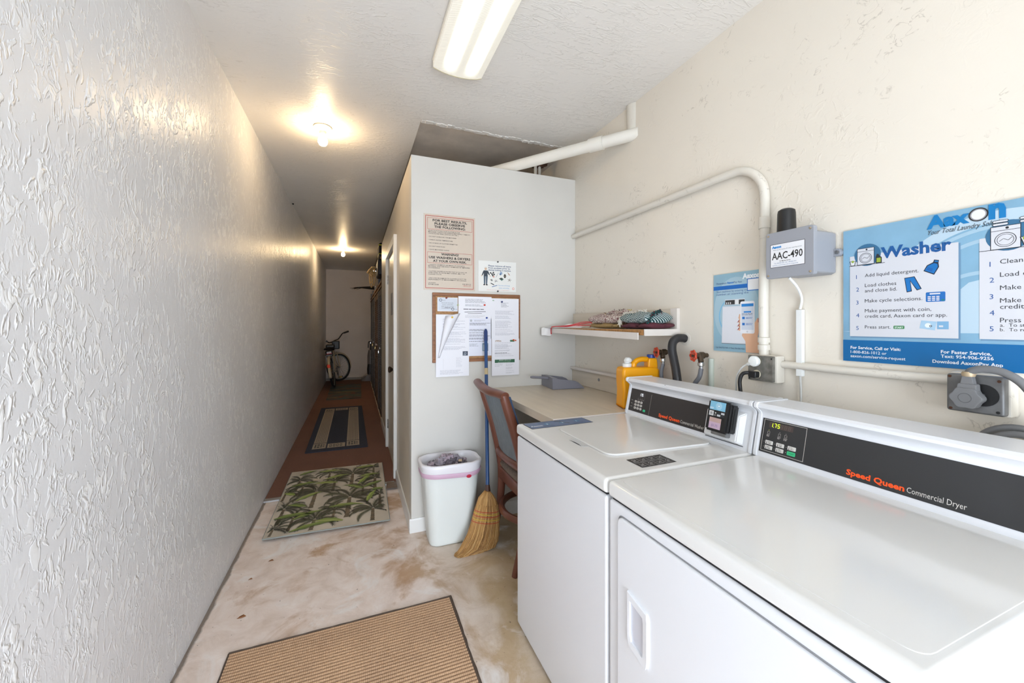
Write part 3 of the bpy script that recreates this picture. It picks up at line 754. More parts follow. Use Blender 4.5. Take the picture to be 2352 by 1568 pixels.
cv.text(a[0], .016, 'Speed Queen', w=b[0] - a[0], size=.0205, col=OR, bold=.035, layer=2)
cv.text(c2[0], .016, 'Commercial Dryer', w=d2[0] - c2[0], size=.019, col=(215, 212, 205), layer=2)
cv.build(fp)
cvp = face_canvas(DY_0 + .012)
m = MB(); facebox(m, -.062, .004, -.002, .122, 0, .018, .012, .003); m.build('coin_plate', mat('matt_white_plate', (228, 228, 228), .6), con)

# ================================================================= RIGHT WALL ITEMS
# big poster
PYL, PYR, PZ0, PZ1 = .839, .240, 1.237, 1.683
def wallcv(x, y, z, step=.00014): return Canvas((x, y, z), (0, -1, 0), (0, 0, 1), step)
t = thing('instruction_poster', 'large blue laundry instruction poster with washer steps', 'poster', (RX, (PYL + PYR) / 2, PZ0))
# keep the poster on the wall plane it was measured on
MB().box(RX - .008, PYR, PZ0, RX - .001, PYL, PZ1).build('poster_sheet', mat('poster_blue', (126, 168, 194), .4, 0, .10, 9), t, smooth=False)
cv = wallcv(RX - .0082, PYL, PZ0); W, H = PYL - PYR, PZ1 - PZ0; cv.zoom(1900, 440, 3.015)
LB = (158, 188, 206); LB2 = (178, 200, 214); DB = (0, 98, 156); TX = (52, 56, 62)
cv.poly([(.0, 0.1), (W, .1), (W, .20), (.48, .21), (.38, .26), (.3, .24), (.2, .13), (.1, .11)], LB2, 1, 'swirl_print')
for r_, cx, cy in ((.22, .36, .17), (.19, .36, .17), (.15, .33, .12)):
    cv.arc(cx, cy, r_, .010, LB, 2, 'swirl_print', a0=.3, a1=PI * .98)
cv.arc(.36, .17, .255, .03, LB2, 1, 'swirl_print', a0=.25, a1=PI * .8)
cv.rect(0, 0, W, .094 * 1.0 - .022, DB, 5, 'footer_band')
WP = (206, 207, 212)
def panel(x0, y0, x1, y1):
    cv.rect(x0 + .003, y0 - .004, x1 + .004, y1 - .003, (104, 140, 170), 5, 'step_panel'); cv.rect(x0, y0, x1, y1, WP, 6, 'step_panel')
a = cv.q(158, 1000); b = cv.q(910, 1010); tl = cv.q(158, 452)
ptop = tl[1] 
panel(a[0], a[1], b[0], ptop)
x2 = cv.q(1055, 1018)[0]; panel(x2, a[1], x2 + (b[0] - a[0]), ptop)
BL = (20, 84, 146)
a = cv.q(372, 462); b = cv.q(862, 412)
cv.text(a[0], a[1], 'Washer', w=b[0] - a[0], col=BL, bold=.035, layer=8)
cv.text(x2 + .085, a[1], 'Dryer', size=.055, col=BL, bold=.035, layer=8)
def tq(x0, y0, x1, s_, **k): k.setdefault('layer', 8); k.setdefault('col', TX); cv.tz(x0, y0, x1, s_, **k)
for ch, y in (('1', 605), ('2', 692), ('3', 782), ('4', 870), ('5', 957)):
    p = cv.q(202, y); cv.text(p[0], p[1], ch, size=.019, col=(44, 88, 150), layer=8); cv.text(x2 + (p[0] - .0) - cv.q(158, 1000)[0] , p[1], ch, size=.019, col=(44, 88, 150), layer=8)
tq(262, 592, 634, 'Add liquid detergent.'); tq(262, 661, 480, 'Load clothes'); tq(262, 698, 484, 'and close lid.')
tq(262, 768, 660, 'Make cycle selections.'); tq(262, 836, 722, 'Make payment with coin,'); tq(262, 873, 832, 'credit card, Aaxon card or app.'); tq(262, 947, 440, 'Press start.')
lx = cv.q(1198, 500)[0]
for y, s_ in ((500, 'Clean lint filter.'), (590, 'Load clothes, close door.'), (681, 'Make cycle selections.'), (769, 'Make payment with coin,'), (812, 'credit card or app.'), (905, 'Press start.')):
    p = cv.q(1198, y); cv.text(lx, p[1], s_, size=.0172, col=TX, layer=8)
for y, s_ in ((935, 'a.  To stop, open door.'), (966, 'b.  To restart, press start.')):
    p = cv.q(1198, y); cv.text(lx, p[1], s_, size=.0125, col=TX, layer=8)
a = cv.q(460, 950); b = cv.q(536, 928); cv.rrect(a[0], a[1], b[0], b[1], .002, (66, 130, 84), 8); cv.text(a[0] + .003, a[1] + .002, 'START', w=(b[0] - a[0]) - .006, col=(225, 235, 225), layer=9, bold=.02)
WH = (220, 224, 228)
tq(163, 1086, 510, 'For Service, Call or Visit:', col=WH, bold=.025); tq(163, 1116, 412, '1-800-826-1012 or', col=WH, bold=.01); tq(163, 1144, 543, 'aaxon.com/service-request', col=WH, bold=.01)
tq(788, 1118, 1140, 'For Faster Service,', col=WH, bold=.025); tq(788, 1148, 1155, 'Text: 954-906-9256', col=WH, bold=.02); tq(730, 1183, 1220, 'Download AaxonPay App', col=WH, bold=.025)
# logo
a = cv.q(690, 250); b = cv.q(1010, 205); lw = cv.q(1240, 170)[0] - a[0]; by = a[1] - .004
cv.text(a[0], by, 'Aax', w=lw * .575, col=(0, 116, 178), bold=.05, layer=8)
cv.text(a[0] + lw * .80, by, 'n', w=lw * .2, col=(0, 116, 178), bold=.05, layer=8, ys=1.15)
ox_, oy_ = a[0] + lw * .68, by + .016
cv.disc(ox_, oy_, .0185, (40, 40, 42), 8, 'logo_drum'); cv.disc(ox_, oy_, .0155, (150, 150, 155), 9, 'logo_drum'); cv.disc(ox_, oy_, .013, (222, 228, 232), 10, 'logo_drum')
cv.text(a[0], by - .019, 'Your Total Laundry Solution', w=lw, size=.019, col=(60, 64, 70), shear=.28, layer=8)
# pictures
def washer_icon(x, y, s, pn='machine_picture'):
    cv.disc(x + .030 * s, y + .033 * s, .038 * s, (52, 104, 140), 7, pn); K = (40, 44, 50)
    cv.rect(x, y, x + .050 * s, y + .058 * s, K, 8, pn); cv.rect(x + .0015, y + .0015, x + .050 * s - .0015, y + .058 * s - .0015, WP, 9, pn)
    cv.rect(x, y + .046 * s, x + .05 * s, y + .0472 * s, K, 10, pn)
    cv.arc(x + .025 * s, y + .023 * s, .018 * s, .0014, K, 10, pn); cv.arc(x + .025 * s, y + .023 * s, .014 * s, .001, K, 10, pn)
    cv.line([(x + .015 * s, y + .02 * s), (x + .022 * s, y + .026 * s), (x + .03 * s, y + .021 * s), (x + .036 * s, y + .028 * s)], .001, K, 11, pn)
    cv.disc(x + .028 * s, y + .052 * s, .003 * s, K, 10, pn, n=10)
a = cv.q(208, 512); washer_icon(a[0], a[1], .95)
cv.line([(a[0] - .022, a[1] - .0005), (a[0] + .075, a[1] - .0005)], .0014, (40, 44, 50), 10, 'machine_picture')
cv.poly([(a[0] - .018, a[1]), (a[0] - .006, a[1]), (a[0] - .003, a[1] + .016), (a[0] - .021, a[1] + .016)], (40, 44, 50), 10, 'machine_picture'); cv.poly([(a[0] - .0165, a[1] + .0015), (a[0] - .0075, a[1] + .0015), (a[0] - .005, a[1] + .0145), (a[0] - .019, a[1] + .0145)], (222, 222, 222), 11, 'machine_picture'); cv.disc(a[0] - .012, a[1] + .014, .004, (150, 170, 60), 12, 'machine_picture', n=10)
cv.poly([(a[0] + .051, a[1]), (a[0] + .067, a[1]), (a[0] + .067, a[1] + .018), (a[0] + .061, a[1] + .024), (a[0] + .058, a[1] + .030), (a[0] + .054, a[1] + .030), (a[0] + .051, a[1] + .020)], (40, 44, 50), 10, 'machine_picture'); cv.rect(a[0] + .0535, a[1] + .003, a[0] + .0645, a[1] + .017, (150, 170, 60), 11, 'machine_picture')
b = cv.q(1130, 408); washer_icon(b[0], b[1], 1.05, 'machine_picture#2'); cv.line([(b[0] - .02, b[1]), (b[0] + .12, b[1])], .0014, (40, 44, 50), 10, 'machine_picture#2')
cv.poly([(b[0] + .058, b[1]), (b[0] + .098, b[1]), (b[0] + .106, b[1] + .026), (b[0] + .050, b[1] + .026)], (40, 44, 50), 12, 'machine_picture#2'); cv.poly([(b[0] + .0595, b[1] + .0015), (b[0] + .0965, b[1] + .0015), (b[0] + .1035, b[1] + .0245), (b[0] + .0525, b[1] + .0245)], WP, 13, 'machine_picture#2'); cv.disc(b[0] + .062, b[1] + .022, .007, (150, 170, 60), 14, 'machine_picture#2', n=12)
for dx in (.004, .050):
    for j in range(2): cv.rrect(b[0] + dx, b[1] + .062 + j * .008, b[0] + dx + .028, b[1] + .069 + j * .008, .003, (40, 44, 50), 12, 'machine_picture#2'); cv.rrect(b[0] + dx + .0012, b[1] + .0632 + j * .008, b[0] + dx + .0268, b[1] + .0678 + j * .008, .002, WP, 13, 'machine_picture#2')
# detergent bottle
Z = lambda l: [cv.q(*p) for p in l]
cv.poly(Z([(668, 550), (692, 510), (722, 495), (735, 488), (742, 470), (776, 473), (772, 492), (776, 520), (742, 575)]), (30, 40, 60), 8, 'bottle_picture')
cv.poly(Z([(676, 546), (698, 514), (728, 500), (745, 494), (764, 500), (768, 520), (740, 567)]), (14, 108, 178), 9, 'bottle_picture')
cv.poly(Z([(686, 542), (700, 522), (736, 532), (726, 554)]), (14, 92, 164), 10, 'bottle_picture'); cv.poly(Z([(746, 476), (771, 478), (768, 488), (744, 486)]), (14, 108, 178), 9, 'bottle_picture')
# jeans
cv.poly(Z([(535, 598), (606, 586), (656, 672), (622, 684), (578, 622), (588, 690), (552, 698)]), (30, 40, 60), 8, 'jeans_picture')
cv.poly(Z([(540, 602), (603, 591), (648, 670), (625, 677), (574, 612), (582, 686), (556, 692)]), (18, 110, 180), 9, 'jeans_picture')
# keypad
a = cv.q(684, 764); b = cv.q(820, 690)
cv.rrect(a[0], a[1], b[0], b[1], .003, (30, 104, 176), 8, 'keypad_picture'); w_, h_ = b[0] - a[0], b[1] - a[1]
cv.rrect(a[0] + w_ * .2, b[1] - h_ * .25, b[0] - w_ * .25, b[1] - h_ * .1, .0015, WP, 9, 'keypad_picture')
for i in range(3):
    for j in range(3): cv.rrect(a[0] + w_ * (.1 + i * .22), a[1] + h_ * (.1 + j * .18), a[0] + w_ * (.27 + i * .22), a[1] + h_ * (.22 + j * .18), .001, WP, 9, 'keypad_picture')
cv.rrect(b[0] - w_ * .2, a[1] + h_ * .1, b[0] - w_ * .04, a[1] + h_ * .2, .001, (40, 130, 90), 9, 'keypad_picture')
# payment cards
a = cv.q(640, 955); b = cv.q(760, 895); cv.poly([(a[0], a[1] + .004), (b[0] - .004, a[1] - .002), (b[0], b[1] - .002), (a[0] + .004, b[1] + .002)], (160, 192, 214), 8, 'card_picture'); cv.disc((a[0] + b[0]) / 2, (a[1] + b[1]) / 2, .007, (220, 226, 230), 9, 'card_picture', n=16); cv.arc((a[0] + b[0]) / 2 + .006, (a[1] + b[1]) / 2 - .002, .003, .0015, (50, 50, 56), 10, 'card_picture', n=12)
a = cv.q(762, 952); b = cv.q(843, 898); cv.rect(a[0], a[1], b[0], b[1], (120, 166, 200), 9, 'card_picture#2'); cv.rect(a[0] + .004, a[1] + .006, a[0] + .013, a[1] + .011, WP, 10, 'card_picture#2')
cv.build(t)

# small poster
SYL, SYR, SZ0, SZ1 = 1.372, 1.128, 1.240, 1.594
t = thing('app_poster', 'small light blue pay app poster with a hand holding a phone', 'poster', (RX, 1.25, SZ0))
MB().box(RX - .005, SYR, SZ0, RX - .001, SYL, SZ1).build('poster_sheet', mat('poster_pale_blue', (144, 182, 200), .4, 0, .08, 6), t, smooth=False)
cv = wallcv(RX - .0052, SYL, SZ0); W, H = SYL - SYR, SZ1 - SZ0; cv.zoom(1620, 460, 3.267)
def cq(x0, y0, x1, s_, **k): k.setdefault('layer', 5); k.setdefault('col', (70, 96, 150)); cv.tz(x0, y0, x1, s_, **k)
cv.disc(W * .47, H * .52, W * .46, (164, 194, 208), 1, 'swirl_print', ry=W * .62); cv.arc(W * .5, H * .45, W * .38, .006, (128, 186, 218), 2, 'swirl_print', a0=2.2, a1=4.4)
a = cv.q(70, 672); cv.rect(0, H * .795, W, H * .845, (20, 104, 186), 3, 'blue_band')
cv.text(W * .95, H * .91, 'Aaxon', w=W * .34, col=(240, 243, 246), bold=.05, layer=5, align='r')
cv.text(W * .07, H * .868, 'Download', w=W * .21, col=(70, 96, 150), layer=5); cv.text(W * .295, H * .868, 'Aaxon', w=W * .14, col=(30, 120, 200), layer=5, bold=.03); cv.text(W * .44, H * .868, 'Pay App.', w=W * .17, col=(70, 96, 150), layer=5)
cv.text(W * .07, H * .760, 'Start machines by entering mo', w=W * .64, col=(70, 96, 150), layer=5, size=.0125); cv.text(W * .07, H * .726, 'number or scanning the', w=W * .66, col=(70, 96, 150), layer=5, size=.0125)
cv.text(W * .05, H * .035, 'Call: 954.772.7100  //  Text: 954.906.9256', w=W * .6, col=(60, 80, 110), layer=5, size=.010)
# blank white square with a blue frame where the code sits
cv.rect(W * .70, H * .755, W * .93, H * .905, (30, 110, 190), 4, 'code_square'); cv.rect(W * .715, H * .765, W * .915, H * .895, (236, 238, 240), 5, 'code_square')
# washer drawing
cv.poly([(W * .18, H * .10), (W * .80, H * .10), (W * .80, H * .58), (W * .20, H * .58)], (206, 212, 220), 4, 'machine_picture')
cv.poly([(W * .19, H * .115), (W * .79, H * .115), (W * .79, H * .57), (W * .21, H * .57)], (222, 224, 230), 5, 'machine_picture')
cv.rect(W * .18, H * .098, W * .8, H * .104, (90, 96, 104), 6, 'machine_picture')
cv.rect(W * .25, H * .595, W * .66, H * .665, (212, 216, 222), 5, 'machine_picture'); cv.rect(W * .26, H * .60, W * .655, H * .655, (48, 48, 50), 6, 'machine_picture'); cv.rect(W * .46, H * .598, W * .54, H * .657, (230, 230, 230), 7, 'machine_picture')
for i in range(3): cv.rect(W * (.28 + i * .04), H * .605, W * (.30 + i * .04), H * .63, (220, 220, 220), 7, 'machine_picture')
# hand
SK = (222, 176, 144)
cv.poly([(W * .68, 0.001), (W * .93, 0.001), (W * .92, H * .12), (W * .90, H * .20), (W * .935, H * .30), (W * .93, H * .42), (W * .89, H * .42), (W * .84, H * .36), (W * .80, H * .27), (W * .62, H * .25), (W * .60, H * .21), (W * .67, H * .14)], SK, 7, 'hand_picture')
for i, y in enumerate((.44, .385, .335, .29)):
    cv.poly([(W * .53, H * (y - .02)), (W * .64, H * (y - .03)), (W * .64, H * (y + .03)), (W * .55, H * (y + .035))], SK, 7, 'hand_picture'); 
    if i: cv.poly([(W * .50, H * (y - .02)), (W * .55, H * (y + .0)), (W * .55, H * (y + .02))], (150, 44, 52), 8, 'hand_picture')
cv.poly([(W * .905, H * .37), (W * .935, H * .37), (W * .932, H * .425), (W * .905, H * .42)], (150, 44, 52), 8, 'hand_picture')
cv.rrect(W * .57, H * .235, W * .845, H * .63, .008, (232, 233, 238), 9, 'phone_picture'); cv.rect(W * .595, H * .28, W * .825, H * .60, (206, 214, 226), 10, 'phone_picture')
cv.rect(W * .595, H * .565, W * .825, H * .60, (40, 130, 204), 11, 'phone_picture'); cv.rect(W * .64, H * .49, W * .78, H * .508, (40, 130, 204), 11, 'phone_picture'); cv.disc(W * .707, H * .258, .004, (200, 200, 205), 10, 'phone_picture', n=12)
cv.greek(W * .60, H * .455, W * .82, H * .485, 2, (110, 120, 140), 11, 'phone_picture', gap=0)
for y in (.41, .335): cv.rrect(W * .61, H * y, W * .66, H * (y + .03), .001, (30, 110, 190), 11, 'phone_picture'); cv.greek(W * .68, H * y, W * .81, H * (y + .028), 2, (80, 120, 180), 11, 'phone_picture', gap=0)
cv.build(t)

# meter / transmitter box
t = thing('transmitter_box', 'grey plastic wall box with white number label and black antenna', 'junction box', (RX, .94, 1.61))
GP = mat('grey_pvc', (148, 150, 156), .45)
MB().prism([(.862, 1.545), (.875, 1.538), (.99, 1.538), (1.0, 1.548), (1.0, 1.682), (.99, 1.690), (.875, 1.690), (.862, 1.682)], 'x', 1.44, RX - .006, .003).build('box_body', GP, t)
MB().prism(rquad([(.847, 1.530), (1.012, 1.530), (1.012, 1.698), (.847, 1.698)], .01), 'x', 1.426, 1.446, .002, 2).build('box_lid', GP, t)
ear = MB()
MB().prism(rquad([(.872, 1.60), (.845, 1.600), (.838, 1.612), (.845, 1.626), (.872, 1.626)], .005), 'x', RX - .022, RX - .004, .001, 1).build('mounting_ear', GP, t)
MB().lathe([(.006, 0), (.006, -.003), (.003, -.004)], (RX - .0222, .850, 1.613), 'x', 12).build('screw', STEEL, t)
sc = MB()
for y, z in ((.857, 1.541), (1.002, 1.541), (.857, 1.687), (1.002, 1.687)):
    MB().lathe([(.004, 0), (.004, -.002), (.002, -.003)], (1.4262, y, z), 'x', 10).build('screw', mat('tan_screw', (170, 156, 136), .4, .5), t)
cv = wallcv(1.4258, 1.0125, 1.530); W, H = .165, .168; cv.zoom(1620, 460, 3.267)
a = cv.q(502, 500); b = cv.q(764, 462); tl_ = cv.q(502, 328)
x0, y0, x1, y1 = .018, .039, .138, .124
cv.rect(x0, y0, x1, y1, (30, 30, 30), 1, 'label_plate'); cv.rect(x0 + .0015, y0 + .0015, x1 - .0015, y1 - .0015, (228, 228, 230), 2, 'label_plate')
cv.text(x0 + .006, y0 + .070, 'Aaxon', w=.034, col=(0, 130, 200), bold=.06, layer=3); cv.text(x0 + .006, y0 + .029, 'AAC-490', w=.107, size=.036, col=(28, 28, 28), bold=.015, layer=3)
cv.text(x0 + .010, y0 + .062, 'Please use this machine ID when reporting service', w=.100, size=.006, col=(90, 100, 110), layer=3)
cv.text(x0 + .034, y0 + .020, 'For Machine Service', w=.038, size=.006, col=(40, 40, 40), layer=3, bold=.02)
cv.text(x0 + .014, y0 + .013, 'Text: 954-906-9256  Call: 1-800-826-1012', w=.078, size=.006, col=(60, 100, 150), layer=3)
cv.text(x0 + .008, y0 + .006, 'aaxon.com/service-request', w=.09, size=.006, col=(60, 100, 150), layer=3)
cv.build(t)
an = MB().lathe([(.031, 0), (.031, .01), (.029, .085), (.027, .096), (.018, .102), (.001, .103)], (1.50, .985, 1.692), n=28)
pl(an.build('antenna', BLACKP, t), 'black rounded antenna cylinder')

PIPEW = stucco('painted_pipe', (222, 216, 204), .5, 1, .15, (1, 1, 1), .42, patchy=.2, relief=.003)
def curve_pts(ctrl, n=8):
    """Catmull-Rom through control points"""
    c = [Vector(p) for p in ctrl]; c = [c[0] * 2 - c[1]] + c + [c[-1] * 2 - c[-2]]; out = []
    for i in range(1, len(c) - 2):
        for k_ in range(n):
            f = k_ / n; a_, b_, c_, d_ = c[i - 1:i + 3]
            out.append(.5 * ((2 * b_) + (c_ - a_) * f + (2 * a_ - 5 * b_ + 4 * c_ - d_) * f * f + (3 * b_ - a_ - 3 * c_ + d_) * f ** 3))
    out.append(c[-2]); return out
# conduit
xc = RX - .022
t = thing('conduit_pipe', 'white painted conduit bending down the wall from the corner', 'pipe', (RX, 1.12, 1.235))
pts = [(xc, PY - .005, 2.04), (xc, 1.32, 2.035)]
for k_ in range(1, 9): a = k_ / 8 * PI / 2; pts.append((xc, 1.26 - .15 * math.sin(a), 1.885 + .15 * math.cos(a)))
pts += [(xc, 1.112, 1.70), (xc, 1.116, 1.45), (xc, 1.114, 1.236)]
MB().tube(pts, .018, 14).build('pipe_run', PIPEW, t)
cp = MB()
for z in (1.30, 1.27): cp.lathe([(.022, z - .012), (.022, z + .008), (.019, z + .010)], (xc, 1.114, 0), n=16)
cp.build('coupling', PIPEW, t)
MB().lathe([(.021, 1.755), (.021, 1.80), (.019, 1.802)], (xc, 1.112, 0), n=16).build('sleeve', PIPEW, t)
# wall outlet box
t = thing('outlet_box', 'grey steel double outlet box under the small poster', 'outlet box', (RX, 1.1, 1.137))
MB().box(1.532, 1.042, 1.130, RX - .001, 1.160, 1.238, .006, 2).build('box_body', PIPEW, t)
MB().box(1.520, 1.050, 1.134, 1.534, 1.156, 1.236, .003, 2).build('cover_plate', mat('worn_zinc', (142, 140, 134), .5, .7, .35, 40), t)
for z in (1.212, 1.160): MB().lathe([(.017, 0), (.017, -.003), (.015, -.004)], (1.5202, 1.117, z), 'x', 20).build('socket', mat('cream_plastic', (222, 212, 186), .4), t)
for y, z in ((1.056, 1.226), (1.148, 1.142)): MB().lathe([(.003, 0), (.003, -.002)], (1.5202, y, z), 'x', 8).build('screw', DARK, t)
# plugs
t = thing('white_plug', 'round white plug and cord in the upper socket', 'plug', (1.50, 1.117, 1.21))
MB().lathe([(.012, 0), (.021, -.004), (.022, -.016), (.018, -.022), (.006, -.024)], (1.516, 1.117, 1.213), 'x', 20).build('plug_head', WPLAST, t)
MB().tube(curve_pts([(1.500, 1.128, 1.205), (1.490, 1.158, 1.185), (1.488, 1.182, 1.14), (1.49, 1.186, 1.06), (1.50, 1.186, .96)]), [.007] * 4 + [.0035] * 29, 8).build('cord', mat('clear_grey_cord', (196, 196, 192), .35), t)
t = thing('black_plug', 'black plug with thick black cord in the lower socket', 'plug', (1.50, 1.117, 1.16))
MB().prism(rquad([(1.102, 1.146), (1.134, 1.148), (1.134, 1.172), (1.100, 1.172)], .006), 'x', 1.490, 1.5155, .002, 1).build('plug_head', BLACKP, t)
MB().tube(curve_pts([(1.500, 1.128, 1.166), (1.484, 1.150, 1.160), (1.478, 1.160, 1.13), (1.480, 1.158, 1.08), (1.49, 1.156, .95)]), .0075, 10).build('cord', BLACKP, t)
# raceway + thin cord
t = thing('cable_raceway', 'white vertical cable raceway strip under the transmitter box', 'raceway', (RX, .977, 1.16))
MB().box(RX - .020, .968, 1.166, RX - .002, .990, 1.418, .002, 2).build('raceway_cover', WPLAST, t)
MB().tube(curve_pts([(1.50, .975, 1.536), (1.53, .965, 1.50), (1.566, .972, 1.46), (1.568, .979, 1.42)]), .0045, 8).build('upper_cord', WPLAST, t)
MB().tube([(1.568, .979, 1.166), (1.568, .976, 1.12), (1.56, .970, .95)], .004, 8).build('lower_cord', mat('clear_grey_cord', (196, 196, 192), .35), t)
# horizontal conduit between boxes
tag(MB().tube([(RX - .014, 1.041, 1.205), (RX - .014, .8, 1.203), (RX - .014, .5635, 1.205)], .014, 12).build('wall_pipe', PIPEW),
    'white painted horizontal pipe below the large poster', 'pipe')
# dryer outlet
t = thing('dryer_outlet', 'dark grey metal dryer outlet box below the large poster', 'outlet box', (RX, .505, 1.13))
MB().box(1.534, .452, 1.124, RX - .001, .563, 1.232, .006, 2).build('box_body', PIPEW, t)
MB().box(1.508, .455, 1.128, 1.534, .560, 1.228, .006, 3).build('cover_plate', mat('grey_cast_metal', (118, 118, 118), .5, .6, .2, 30), t)
MB().lathe([(.0285, 0), (.0285, -.0015), (.024, -.001)], (1.508, .492, 1.178), 'x', 28).build('socket', BLACKP, t)
for y, z in ((.553, 1.221), (.464, 1.217), (.551, 1.135), (.466, 1.138)): MB().lathe([(.0035, 0), (.0035, -.0015)], (1.508, y, z), 'x', 10).build('screw', RUSTY if z > 1.2 or y > .5 else DARK, t)
t = thing('dryer_plug', 'large grey dryer plug with a thick grey cord looping up', 'plug', (1.48, .51, 1.17))
GC = mat('grey_rubber', (112, 112, 113), .5)
hx = []
for k_ in range(36):
    a = 2 * PI * k_ / 36; r_ = .029 + .0022 * math.cos(6 * a); hx.append((.513 + r_ * math.cos(a), 1.170 + r_ * math.sin(a) * .95))
m = MB().prism(hx, 'x', 1.474, 1.502, .003, 2); m.prism(rquad([(.492, 1.178), (.530, 1.178), (.528, 1.207), (.494, 1.207)], .004), 'x', 1.4765, 1.500, .002, 2)
m.prism(rquad([(.498, 1.203), (.524, 1.203), (.520, 1.228), (.502, 1.228)], .004), 'x', 1.4785, 1.497, .002, 2)
pg = m.build('plug_head', GC, t)
MB().ring((1.4738, .513, 1.170), .012, .0007, 'x', 28, 6).build('plug_ring', mat('grey_rubber_dark', (92, 92, 93), .5), pg)
MB().lathe([(.0, 0), (.0045, 0), (.0045, -.014), (.0, -.014)], (1.508, .492, 1.178), 'x', 10).build('prongs', STEEL, pg)
cc = curve_pts([(1.486, .511, 1.228), (1.484, .503, 1.241), (1.482, .480, 1.248), (1.482, .450, 1.243), (1.482, .422, 1.222), (1.485, .403, 1.19), (1.50, .392, 1.15), (1.535, .378, 1.09), (1.545, .368, .99), (1.545, .36, .93)])
cord = MB().tube(cc, .0095, 12).build('cord', GC, t)
MB().ring((1.486, .510, 1.232), .0095, .004, 'z', 16, 6, flat=1.8).build('cord_clamp', mat('tan_clamp', (180, 160, 130), .5, .4), cord)
lp = MB()
for R_, cy, cz, xx in ((.075, .432, 1.035, 1.515), (.062, .425, 1.035, 1.495)):
    pts = []
    for k_ in range(25):
        a = -.5 + k_ / 24 * (PI + 1.0); pts.append((xx, cy + R_ * math.cos(a) * 1.0, cz + R_ * math.sin(a) * .95))
    lp.tube(pts, .0085, 10)
tag(lp.build('coiled_cord', GC), 'coiled grey cable behind the dryer console', 'cable')

# valves
RED = mat('red_handwheel', (206, 74, 42), .45, 0, .15, 60); BR = mat('old_brass', (98, 84, 70), .4, .8, .3, 50); HG = mat('grey_hose', (108, 110, 116), .45)
def valve(y, z, label, hose_end):
    t = thing('water_valve', label, 'valve', (RX, y, z), group=None)
    xw = 1.495
    hw = MB(); n_ = 48; vs = []
    M = Matrix.Translation((xw, y + .012, z)) @ Matrix.Rotation(-.25, 4, 'Z')
    # lobed rim
    for k_ in range(n_):
        a = 2 * PI * k_ / n_; r_ = .0225 + .0026 * math.cos(7 * a)
        for j in range(6):
            b = 2 * PI * j / 6; vs.append(M @ Vector((.0045 * math.sin(b), (r_ + .0045 * math.cos(b)) * math.cos(a), (r_ + .0045 * math.cos(b)) * math.sin(a))))
    fs = [[k_ * 6 + j, k_ * 6 + (j + 1) % 6, ((k_ + 1) % n_) * 6 + (j + 1) % 6, ((k_ + 1) % n_) * 6 + j] for k_ in range(n_) for j in range(6)]
    hw.add(vs, fs)
    for k_ in range(5):
        a = 2 * PI * k_ / 5; hw.tube([M @ Vector((.002, .007 * math.cos(a), .007 * math.sin(a))), M @ Vector((0, .022 * math.cos(a), .022 * math.sin(a)))], .0032, 6)
    hw.lathe([(.010, -.003), (.010, .006), (.006, .008)], ax='x', n=14, M=M)
    pl(hw.build('handwheel', RED, t), 'red lobed handwheel')
    b = MB(); b.lathe([(.003, -.010), (.006, -.010), (.006, .006), (.013, .008), (.015, .02), (.012, .034), (.017, .042), (.017, .058), (.011, .060), (.011, RX - xw - .002)], (xw, y + .008, z), 'x', 14)
    b.tube([(xw + .03, y, z), (xw + .022, y - .012, z - .022), (xw + .02, y - .015, z - .03)], [.013, .013, .012], 12)
    b.build('valve_body', BR, t)
    MB().lathe([(.012, -.048), (.015, -.045), (.015, -.032), (.012, -.029)], (xw + .02, y - .015, z), n=12).build('hose_nut', CHROME, t)
    MB().tube([(xw + .02, y - .015, z - .046), (xw + .02, y - .016, z - .062)], .009, 10).build('ferrule', STEEL, t)
    MB().tube(curve_pts([(xw + .02, y - .016, z - .06), (xw + .012, y - .012, z - .10), (xw + .006, y - .01 + hose_end, z - .16), (xw + .005, y - .01 + hose_end, .93)]), .0105, 12).build('supply_hose', HG, t)
valve(1.652, 1.214, 'left water valve with red handwheel, beside the black drain hose', -.01)
valve(1.405, 1.214, 'right water valve with red handwheel, nearer the small poster', .03)
t = thing('drain_hose', 'thick black drain hose curving out of the wall', 'hose', (RX, 1.55, 1.28))
MB().tube(curve_pts([(RX - .004, 1.545, 1.290), (1.56, 1.548, 1.293), (1.53, 1.552, 1.292), (1.505, 1.556, 1.272), (1.495, 1.552, 1.235), (1.494, 1.540, 1.19), (1.490, 1.520, 1.13), (1.485, 1.505, 1.06), (1.484, 1.50, .93)]), .021, 16).build('hose', mat('black_rubber_hose', (40, 40, 42), .35), t)
MB().lathe([(.034, 0), (.034, -.003), (.024, -.005)], (RX - .001, 1.545, 1.288), 'x', 20).build('wall_collar', PIPEW, t)
# painted-over standpipe below right valve
tag(MB().tube([(RX - .006, 1.385, 1.20), (RX - .006, 1.385, .95)], .013, 10).build('wall_pipe', mat('pale_green_pipe', (196, 204, 192), .5, 0, .08, 20)),
    'pale green painted vertical pipe under the right valve', 'pipe')

# diagonal drain pipe near ceiling
t = thing('drain_pipe', 'thick white plastic pipe slanting above the partition', 'pipe', (RX, 2.0, 2.5))
pa, pb = Vector((RX + .022, 1.930, 2.5255)), Vector((.945, 2.83, 2.515)); PVC = mat('white_pvc', (232, 228, 218), .35, 0, .04, 6)
MB().tube([pa.lerp(pb, .0), pa.lerp(pb, 1)], .037, 20).build('pipe_run', PVC, t)
MB().tube([pa.lerp(pb, .20), pa.lerp(pb, .285)], .043, 20).build('coupling', PVC, t)
MB().tube([(RX + .030, 1.975, 2.52), (RX + .028, 1.975, CZ - .002)], [.050, .052], 16).build('riser', PIPEW, t)
